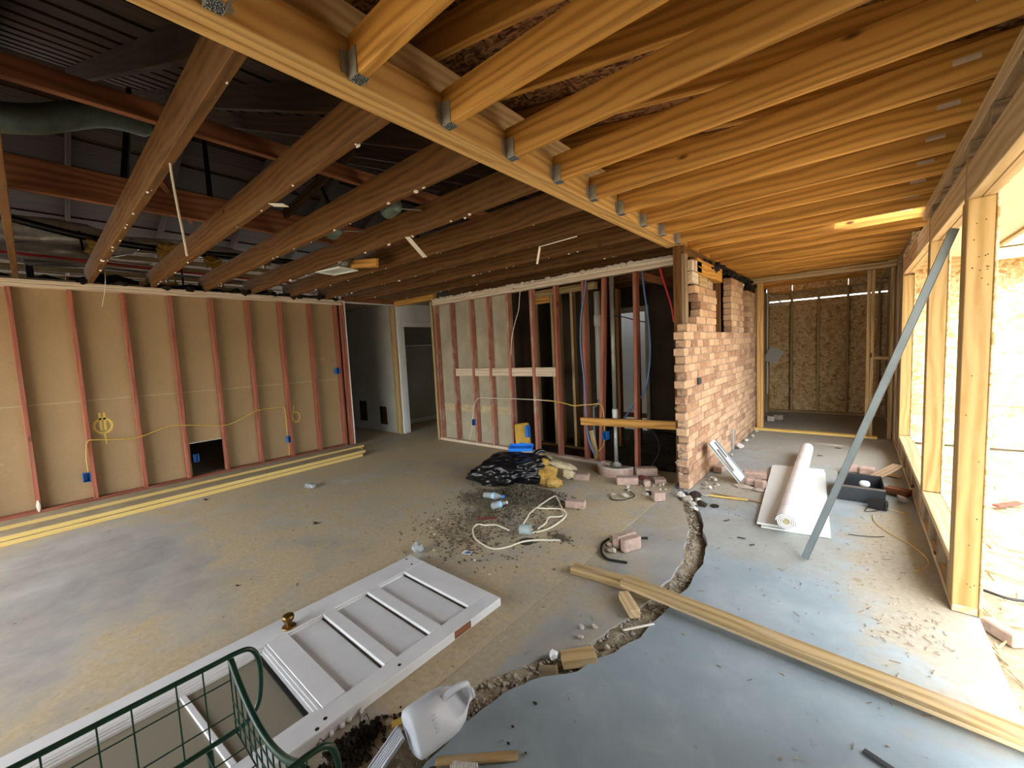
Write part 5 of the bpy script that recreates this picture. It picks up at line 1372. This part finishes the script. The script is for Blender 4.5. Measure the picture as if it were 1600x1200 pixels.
# ------------------------------------------------------------------ electrical boxes, cables and pipes
def services():
    def ebox(loc, axis, label):
        """open plastic outlet box: back, four sides and a nail tab"""
        t = thing('outlet_box', label, 'outlet box', loc, 'blue outlet boxes')
        w, h, d, k = .058, .095, .070, .004
        def sub(nm, lo, hi):
            if axis == 'x': lo, hi = (lo[1], lo[0], lo[2]), (hi[1], hi[0], hi[2])
            lo, hi = Vector(lo), Vector(hi); lo2 = Vector([min(a, b) for a, b in zip(lo, hi)]); hi2 = Vector([max(a, b) for a, b in zip(lo, hi)])
            put(D.objects.new(nm, box_mesh(*(hi2 - lo2), .001, 'blue_plastic')), Matrix.Translation(Vector(loc) + (lo2 + hi2) / 2), t)
        s = 1 if axis == 'x' else -1     # +: opens to +x, -: opens to -y
        def q(a): return a * s
        sub('box_back', (-w / 2, q(-d), -h / 2), (w / 2, q(-d + k), h / 2))
        sub('box_side', (-w / 2, q(-d + k), -h / 2), (-w / 2 + k, q(0), h / 2)); sub('box_side', (w / 2 - k, q(-d + k), -h / 2), (w / 2, q(0), h / 2))
        sub('box_side', (-w / 2 + k, q(-d + k), -h / 2), (w / 2 - k, q(0), -h / 2 + k)); sub('box_side', (-w / 2 + k, q(-d + k), h / 2 - k), (w / 2 - k, q(0), h / 2))
        sub('nail_tab', (-w / 2 - .008, q(-.03), -.012), (-w / 2, q(-.02), .012)) if axis != 'x' else sub('nail_tab', (w / 2, q(-.03), -.012), (w / 2 + .008, q(-.02), .012))
    ebox((-6.255, .285, .275), 'x', 'dark blue outlet box low on the stud beside the big sprayed circle mark')
    ebox((-6.275, 1.235, .262), 'x', 'blue outlet box inside the black rectangular hole of the brown wall')
    ebox((-6.250, 2.335, .285), 'x', 'blue outlet box low on the stud beside the small sprayed mark')
    ebox((-6.235, 3.125, 1.225), 'x', 'blue outlet box at switch height near the end of the brown wall')
    ebox((-4.425, 4.262, .355), 'y', 'blue outlet box low on the dusty studs behind the rubbish bag')
    ebox((-2.238, 4.264, .362), 'y', 'blue outlet box by the drain pipe with yellow cable ends')
    cable('house_cable', [(-6.243, .30, .33), (-6.243, .30, .50), (-6.240, .325, .66), (-6.238, .40, .665), (-6.238, .55, .640), (-6.238, .72, .632), (-6.238, .85, .665), (-6.238, .98, .705), (-6.238, 1.13, .700), (-6.238, 1.40, .650), (-6.238, 1.587, .628), (-6.238, 1.75, .68), (-6.238, 1.934, .760), (-6.238, 2.15, .770), (-6.238, 2.285, .750), (-6.240, 2.300, .60), (-6.243, 2.300, .40), (-6.243, 2.300, .34)], .0055, 'yellow_cable', 'tan house cable running through the studs of the brown wall', 'cable')
    cable('house_cable', [(-6.243, 2.302, .235), (-6.241, 2.306, .15), (-6.244, 2.300, .06)], .0055, 'yellow_cable', 'short tan cable tail hanging below the outlet box by the small mark', 'cable')
    cable('house_cable', [(-4.44, 4.262, .40), (-4.40, 4.26, .55), (-4.33, 4.26, .70), (-4.20, 4.262, .745), (-4.066, 4.266, .740), (-3.638, 4.268, .746), (-3.196, 4.268, .748), (-2.95, 4.268, .74)], .006, 'white_cable', 'pale cable looped across the dusty red studs of the back wall', 'cable')
    cable('house_cable', [(-4.45, 4.262, .30), (-4.47, 4.262, .2), (-4.53, 4.262, .08)], .006, 'white_cable', 'pale cable tail below the outlet box behind the rubbish bag', 'cable')
    cable('house_cable', [(-3.05, 4.262, .75), (-2.85, 4.262, .735), (-2.65, 4.262, .70), (-2.50, 4.262, .715), (-2.391, 4.262, .725)], .006, 'yellow_cable', 'yellow house cable crossing the open studs to the white pipe', 'cable')
    cable('house_cable', [(-2.42, 4.264, .72), (-2.30, 4.268, .735), (-2.25, 4.268, .68), (-2.238, 4.268, .52), (-2.238, 4.268, .42)], .006, 'yellow_cable', 'yellow house cable bending down into the outlet box by the drain pipe', 'cable')
    cable('house_cable', [(-2.245, 4.27, .31), (-2.26, 4.265, .24), (-2.32, 4.262, .17)], .005, 'yellow_cable', 'yellow cable tail under the outlet box by the drain pipe', 'cable')
    cable('house_cable', [(-3.40, 4.262, 2.19), (-3.416, 4.262, 2.10), (-3.44, 4.262, 1.95), (-3.514, 4.262, 1.78), (-3.586, 4.262, 1.56), (-3.61, 4.262, 1.35)], .005, 'white_cable', 'thin white wire hanging in the stud bay beside the drywall backs', 'wire')
    cable('house_cable', [(-2.60, 4.85, 1.80), (-2.3, 4.85, 1.78), (-2.05, 4.85, 1.70), (-1.95, 4.85, 1.68)], .007, 'black_cable', 'short black cable sagging across the dark bathroom opening', 'cable')
    cable('house_cable', [(-1.70, 4.268, .52), (-1.62, 4.268, .40), (-1.60, 4.266, .25), (-1.70, 4.24, .05), (-1.78, 4.22, .008)], .004, 'black_cable', 'thin black wire drooping below the nailed pine rail', 'wire')
    # water pipes
    cable('water_pipe', [(-2.42, 4.2665, 2.19), (-2.44, 4.2665, 2.05), (-2.50, 4.2665, 1.75), (-2.515, 4.2665, 1.40), (-2.485, 4.2665, 1.0), (-2.475, 4.2665, .60), (-2.46, 4.2665, .35), (-2.41, 4.2665, .18), (-2.37, 4.2665, .12)], .010, 'blue_pex', 'blue plastic water pipe hanging beside a red stud', 'pipe', seg=8)
    cable('water_pipe', [(-1.80, 4.395, 2.26), (-1.775, 4.395, 2.0), (-1.735, 4.395, 1.66), (-1.72, 4.395, 1.35), (-1.75, 4.395, 1.05), (-1.82, 4.395, .85), (-1.92, 4.395, .74), (-2.02, 4.40, .60), (-2.10, 4.44, .52)], .011, 'blue_pex', 'blue plastic water pipe curving across the bathroom doorway', 'pipe', seg=8)
    cable('water_pipe', [(-1.57, 4.31, 2.20), (-1.53, 4.31, 2.05), (-1.46, 4.31, 1.80), (-1.432, 4.31, 1.62)], .012, 'red_pex', 'red plastic water pipe slanting down beside the white corner post', 'pipe', seg=8)
    # vertical drain with white upper and grey lower section
    p = thing('drain_pipe', 'tall pale drain vent pipe with grey steel lower end in the clay rim', 'pipe', (-2.135, 4.26, 0))
    X_, Y_ = -2.125, 4.325
    MB().lathe([(.026, .62), (.026, 2.19)], 16, Matrix.Translation((X_, Y_, 0))).build('upper_pipe', 'steel_pipe', p, None, True)
    MB().lathe([(.031, .56), (.034, .58), (.034, .66), (.030, .68)], 16, Matrix.Translation((X_, Y_, 0))).build('coupling', 'pvc_white', p, None, True)
    MB().lathe([(.022, .03), (.022, .57)], 16, Matrix.Translation((X_, Y_, 0))).build('lower_pipe', 'galv', p, None, True)
    MB().lathe([(.055, 0), (.055, .03), (.03, .045), (.024, .06)], 16, Matrix.Translation((X_, Y_, 0))).build('base_collar', 'pvc_white', p, None, True)
    p = thing('vent_pipe', 'white plastic waste pipe standing behind the red studs', 'pipe', (-2.44, 4.56, 0))
    MB().lathe([(.035, .75), (.035, 2.08)], 16, Matrix.Translation((-2.44, 4.56, 0))).build('pipe_body', 'pvc_white', p, None, True)
    MB().lathe([(.040, 1.66), (.044, 1.68), (.044, 1.78), (.040, 1.80)], 16, Matrix.Translation((-2.44, 4.56, 0))).build('coupling', 'pvc_white', p, None, True)
    MB().tube(spline([(-2.44, 4.56, .80), (-2.46, 4.56, .70), (-2.505, 4.55, .66), (-2.52, 4.55, .60), (-2.52, 4.55, .0)], 5), .018, 10).build('trap', 'pvc_grey', p, None, True)
    o = stick('pine_rail', (-2.525, 4.232, .522), (-1.392, 4.232, .560), .038, .088, 'new_pine'); tag(o, 'pine rail nailed across the open studs before the bathroom', 'rail')
    o = stick('leaning_board', (-2.44, 4.315, .40), (-2.37, 4.315, .06), .012, .07, 'weather_wood'); tag(o, 'short tilted board scrap between two red studs by the outlet box', 'board')
    # far room plumbing and plate
    p = thing('conduit', 'thin white conduit rising along the side wall of the far room', 'conduit', (-1.235, 8.7, .3))
    MB().tube([(-1.235, 8.72, .40), (-1.235, 8.70, 2.24)], .011, 8).build('pipe_body', 'pvc_white', p)
    stick('strap', (-1.25, 8.65, 1.0), (-1.23, 8.76, 1.0), .03, .02, 'galv', p)
    stick('brace_strip', (-1.235, 8.60, 2.22), (-.96, 8.75, 1.98), .03, .012, 'white_plate', p)
    o = rbox('cover_plate', (-1.13, 8.62, 1.10), (.22, .006, .26), (0, .45, .15), 'cover_grey'); tag(o, 'grey square cover plate hanging crooked on the far room conduit', 'plate')
    for (c, a, lab) in (((-1.10, 8.07, .045), .3, 'grey concrete block just inside the far room doorway'), ((-1.01, 8.30, .04), -.4, 'smaller grey concrete block deeper inside the far room')):
        o = rbox('concrete_block', c, (.11, .10, .085), (0, 0, a), 'rubble', None, .01); tag(o, lab, 'block')
services()

# ------------------------------------------------------------------ attic contents
def attic_things():
    m = MB(); pts = spline([(-3.30, -.75, 2.66), (-3.32, -.2, 2.68), (-3.36, .10, 2.74), (-3.45, .40, 2.92), (-3.6, .62, 3.0)], 12)
    m.tube(pts, .072, 16); o = m.build('round_duct', 'duct_grey', None, None, True); tag(o, 'round grey metal duct running through the old attic', 'duct')
    # foil wrapped duct beyond the left wall
    f = thing('foil_duct', 'silver foil wrapped duct lying above the brown wall', 'duct', (-7.0, .7, 2.40))
    MB().lump((-7.15, .30, 2.98), (.16, .75, .20), 2, 4, .18, 1.8).build('duct_body', 'foil', f, None, True)
    MB().lump((-7.0, .25, 2.74), (.12, .42, .13), 5, 4, .22, 2.0).build('duct_body', 'foil', f, None, True)
    MB().lump((-7.2, 1.75, 3.06), (.14, .80, .10), 7, 4, .2, 2.0).build('duct_body', 'foil', f, None, True)
    stick('hanger_strap', (-6.98, .55, 2.40), (-6.98, .52, 3.05), .02, .03, 'rail_dark', f); stick('hanger_strap', (-7.02, 1.45, 2.40), (-7.02, 1.45, 3.02), .02, .03, 'rail_dark', f)
    stick('support_leg', (-7.2, .1, 2.375), (-7.2, .1, 2.80), .06, .06, 'rail_dark', f)
    cable('black_pipe', [(-6.85, -.5, 3.16), (-6.85, .0, 3.06), (-6.85, .5, 2.97), (-6.85, 1.0, 2.93), (-6.85, 1.6, 2.94), (-6.85, 2.4, 2.97), (-6.85, 3.2, 2.99)], .040, 'black_plastic', 'thick black sagging pipe in the attic above the brown wall', 'pipe', seg=10)
    cable('water_pipe', [(-6.62, -2.4, 2.67), (-6.62, 0, 2.655), (-6.62, 1.3, 2.620), (-6.62, 3.2, 2.60)], .014, 'red_pex', 'red plastic pipe running along the attic above the brown wall', 'pipe', seg=8)
    cable('water_pipe', [(-6.60, .06, 2.585), (-6.60, .8, 2.575), (-6.60, 1.5, 2.565), (-6.60, 3.2, 2.55)], .015, 'pvc_grey', 'light grey pipe running below the red attic pipe', 'pipe', seg=8)
    for i, (y, z, s, lab) in enumerate(((.64, 2.82, .11, 'yellow insulation lump behind the silver duct straps'), (1.30, 2.86, .14, 'round yellow insulation tuft hanging between the joists'), (1.75, 2.80, .10, 'small yellow insulation tuft beside the black attic pipe'))):
        m = MB().lump((-6.70, y, z), (s * .5, s * .9, s * .8), i + 3, 4, .7, 2.6); o = m.build('insulation_tuft', 'insulation_yellow', None, None, True); tag(o, lab, 'insulation')
        stick('hanging_fibre', (-6.68, y, z - s * .5), (-6.68, y, 2.376), .02, .02, 'insulation_yellow', o)
    # slatted pallet like frame with pale boards beyond the wall
    p = thing('slat_frame', 'pale slatted timber frame in the attic beyond the brown wall', 'frame', (-7.9, 1.3, 2.374))
    for i, z in enumerate((2.62, 2.74, 2.86, 2.98, 3.10)):
        stick('slat', (-7.9, -.2, z - .01), (-7.9, 2.9, z + .03), .02, .07, 'pale_pine', p)
    for y in (.0, .75, 1.45, 2.15, 2.8): stick('upright', (-7.925, y, 2.374), (-7.925, y, 3.16), .03, .06, 'pale_pine', p)
    o = stick('plank', (-6.80, .35, 2.455), (-6.80, 1.35, 2.475), .06, .05, 'bright_pine'); tag(o, 'bright pine plank lying in the insulation above the brown wall', 'plank')
    # exhaust register between the joists, its pipe and block
    v = thing('ceiling_register', 'white square ceiling register hanging between the old joists', 'register', (-4.25, 2.20, 2.34))
    Mv = Matrix.Translation((-4.25, 2.205, 2.338)) @ Matrix.Rotation(.22, 4, 'Z')
    for (nm, lo, hi, mt) in (('frame_side', (-.19, -.12, 0), (.19, -.095, .012), 'paper_white'), ('frame_side', (-.19, .095, 0), (.19, .12, .012), 'paper_white'), ('frame_side', (-.19, -.095, 0), (-.165, .095, .012), 'paper_white'), ('frame_side', (.165, -.095, 0), (.19, .095, .012), 'paper_white'), ('backing', (-.165, -.095, .012), (.165, .095, .05), 'galv')):
        lo, hi = Vector(lo), Vector(hi); put(D.objects.new(nm, box_mesh(*(hi - lo), .001, mt)), Mv @ Matrix.Translation((lo + hi) / 2), v)
    for i in range(5): put(D.objects.new('louvre', box_mesh(.33, .03, .002, 0, 'paper_white')), Mv @ Matrix.Translation((0, -.075 + i * .038, .008)) @ Matrix.Rotation(.5, 4, 'X'), v)
    o = MB().lathe([(.030, 2.40), (.030, 2.53)], 16, Matrix.Translation((-4.06, 2.17, 0))).build('pipe_stub', 'pvc_grey', None, None, True); tag(o, 'grey plastic pipe stub standing above the ceiling register', 'pipe')
    MB().tube(spline([(-4.06, 2.17, 2.42), (-4.05, 2.17, 2.395), (-4.02, 2.17, 2.385), (-3.98, 2.17, 2.385)], 5), .028, 12).build('elbow', 'pvc_grey', o, None, True)
    o = stick('wood_block', (-4.08, 2.28, 2.395), (-3.62, 2.30, 2.335), .038, .085, 'new_pine'); tag(o, 'fresh pine block fixed beside the ceiling register', 'block')
    for (c, lab) in (((-3.30, 1.72, 2.46), 'grey pipe elbow between the second and third bare joists'), ((-2.50, 1.73, 2.44), 'dark grey cable drum like canister between the old joists near the beam')):
        o = MB().lathe([(.001, -.07), (.045, -.07), (.055, -.05), (.055, .05), (.045, .07), (.001, .07)], 18, Matrix.Translation(c) @ Matrix.Rotation(1.4, 4, 'Y')).build('pipe_canister', 'duct_grey', None, None, True); tag(o, lab, 'canister')
        stick('hanger_rod', Vector(c), Vector((c[0], c[1] + .30, c[2] + .05)), .008, .008, 'galv', o)
    cable('hanging_wire', [(-2.43, .503, 2.345), (-2.445, .508, 2.28), (-2.455, .520, 2.13), (-2.45, .528, 2.02), (-2.455, .534, 1.93)], .0048, 'white_cable', 'white wire dangling from the first bare attic joist', 'wire')
    cable('hanging_wire', [(-6.20, .605, 2.56), (-6.20, .615, 2.44), (-6.20, .60, 2.28), (-6.20, .575, 2.16), (-6.20, .56, 2.09)], .004, 'white_cable', 'white wire dangling over the top plate of the brown wall', 'wire')
    # larger scraps hanging from the joists
    for (a, b, w, lab) in (((-2.70, 2.00, 2.333), (-2.90, 2.32, 2.26), .04, 'long tan paper strip hanging from an old joist near the new beam'), ((-2.66, 1.01, 2.334), (-2.58, 1.06, 2.322), .05, 'white drywall flake stuck under the second bare joist'),
                           ((-2.22, 3.10, 2.334), (-2.28, 3.13, 2.20), .02, 'narrow torn paper strip dangling below the joists near the back wall'), ((-1.80, 3.05, 2.334), (-2.2, 3.06, 2.328), .02, 'white paper shred lying along the underside of a joist near the back wall')):
        o = stick('paper_strip', a, b, w, .004, 'paper_scrap', bev=0); tag(o, lab, 'paper')
attic_things()

# ------------------------------------------------------------------ yard litter
def yard():
    o = stick('red_strip', (.90, 5.02, -.06), (1.06, 5.19, -.055), .05, .015, 'red_paint'); tag(o, 'red painted strip lying on the sunlit dirt', 'strip')
    o = stick('tan_brick', (.515, 2.94, -.05), (.60, 2.82, -.05), .06, .06, 'loose_brick', bev=.006); tag(o, 'tan brick lying in the dirt against the slab edge', 'brick')
    cable('yard_wire', [(.50, 3.35, -.055), (.57, 3.30, -.05), (.66, 3.28, -.055), (.80, 3.30, -.05), (1.1, 3.2, -.055)], .008, 'black_cable', 'black wire lying on the dirt near the wall end', 'wire')
    cable('yard_wire', [(.49, 3.70, -.055), (.60, 3.60, -.05), (.78, 3.55, -.055), (1.0, 3.62, -.055)], .008, 'weather_wood', 'brown root like strand on the dirt beside the low sill', 'strand')
    for i, (x, y, a, l) in enumerate(((.70, 4.4, .3, .2), (.85, 4.1, -.2, .16), (.75, 6.2, .1, .25), (1.1, 4.6, .5, .18), (.60, 3.0, .4, .14))):
        o = rbox('wood_lath', (x, y, -.062), (l, .025, .010), (0, 0, a), 'pale_pine'); tag(o, 'pale wood scrap lying on the sunlit dirt yard', 'wood scrap', 'wood scraps in the yard')
yard()
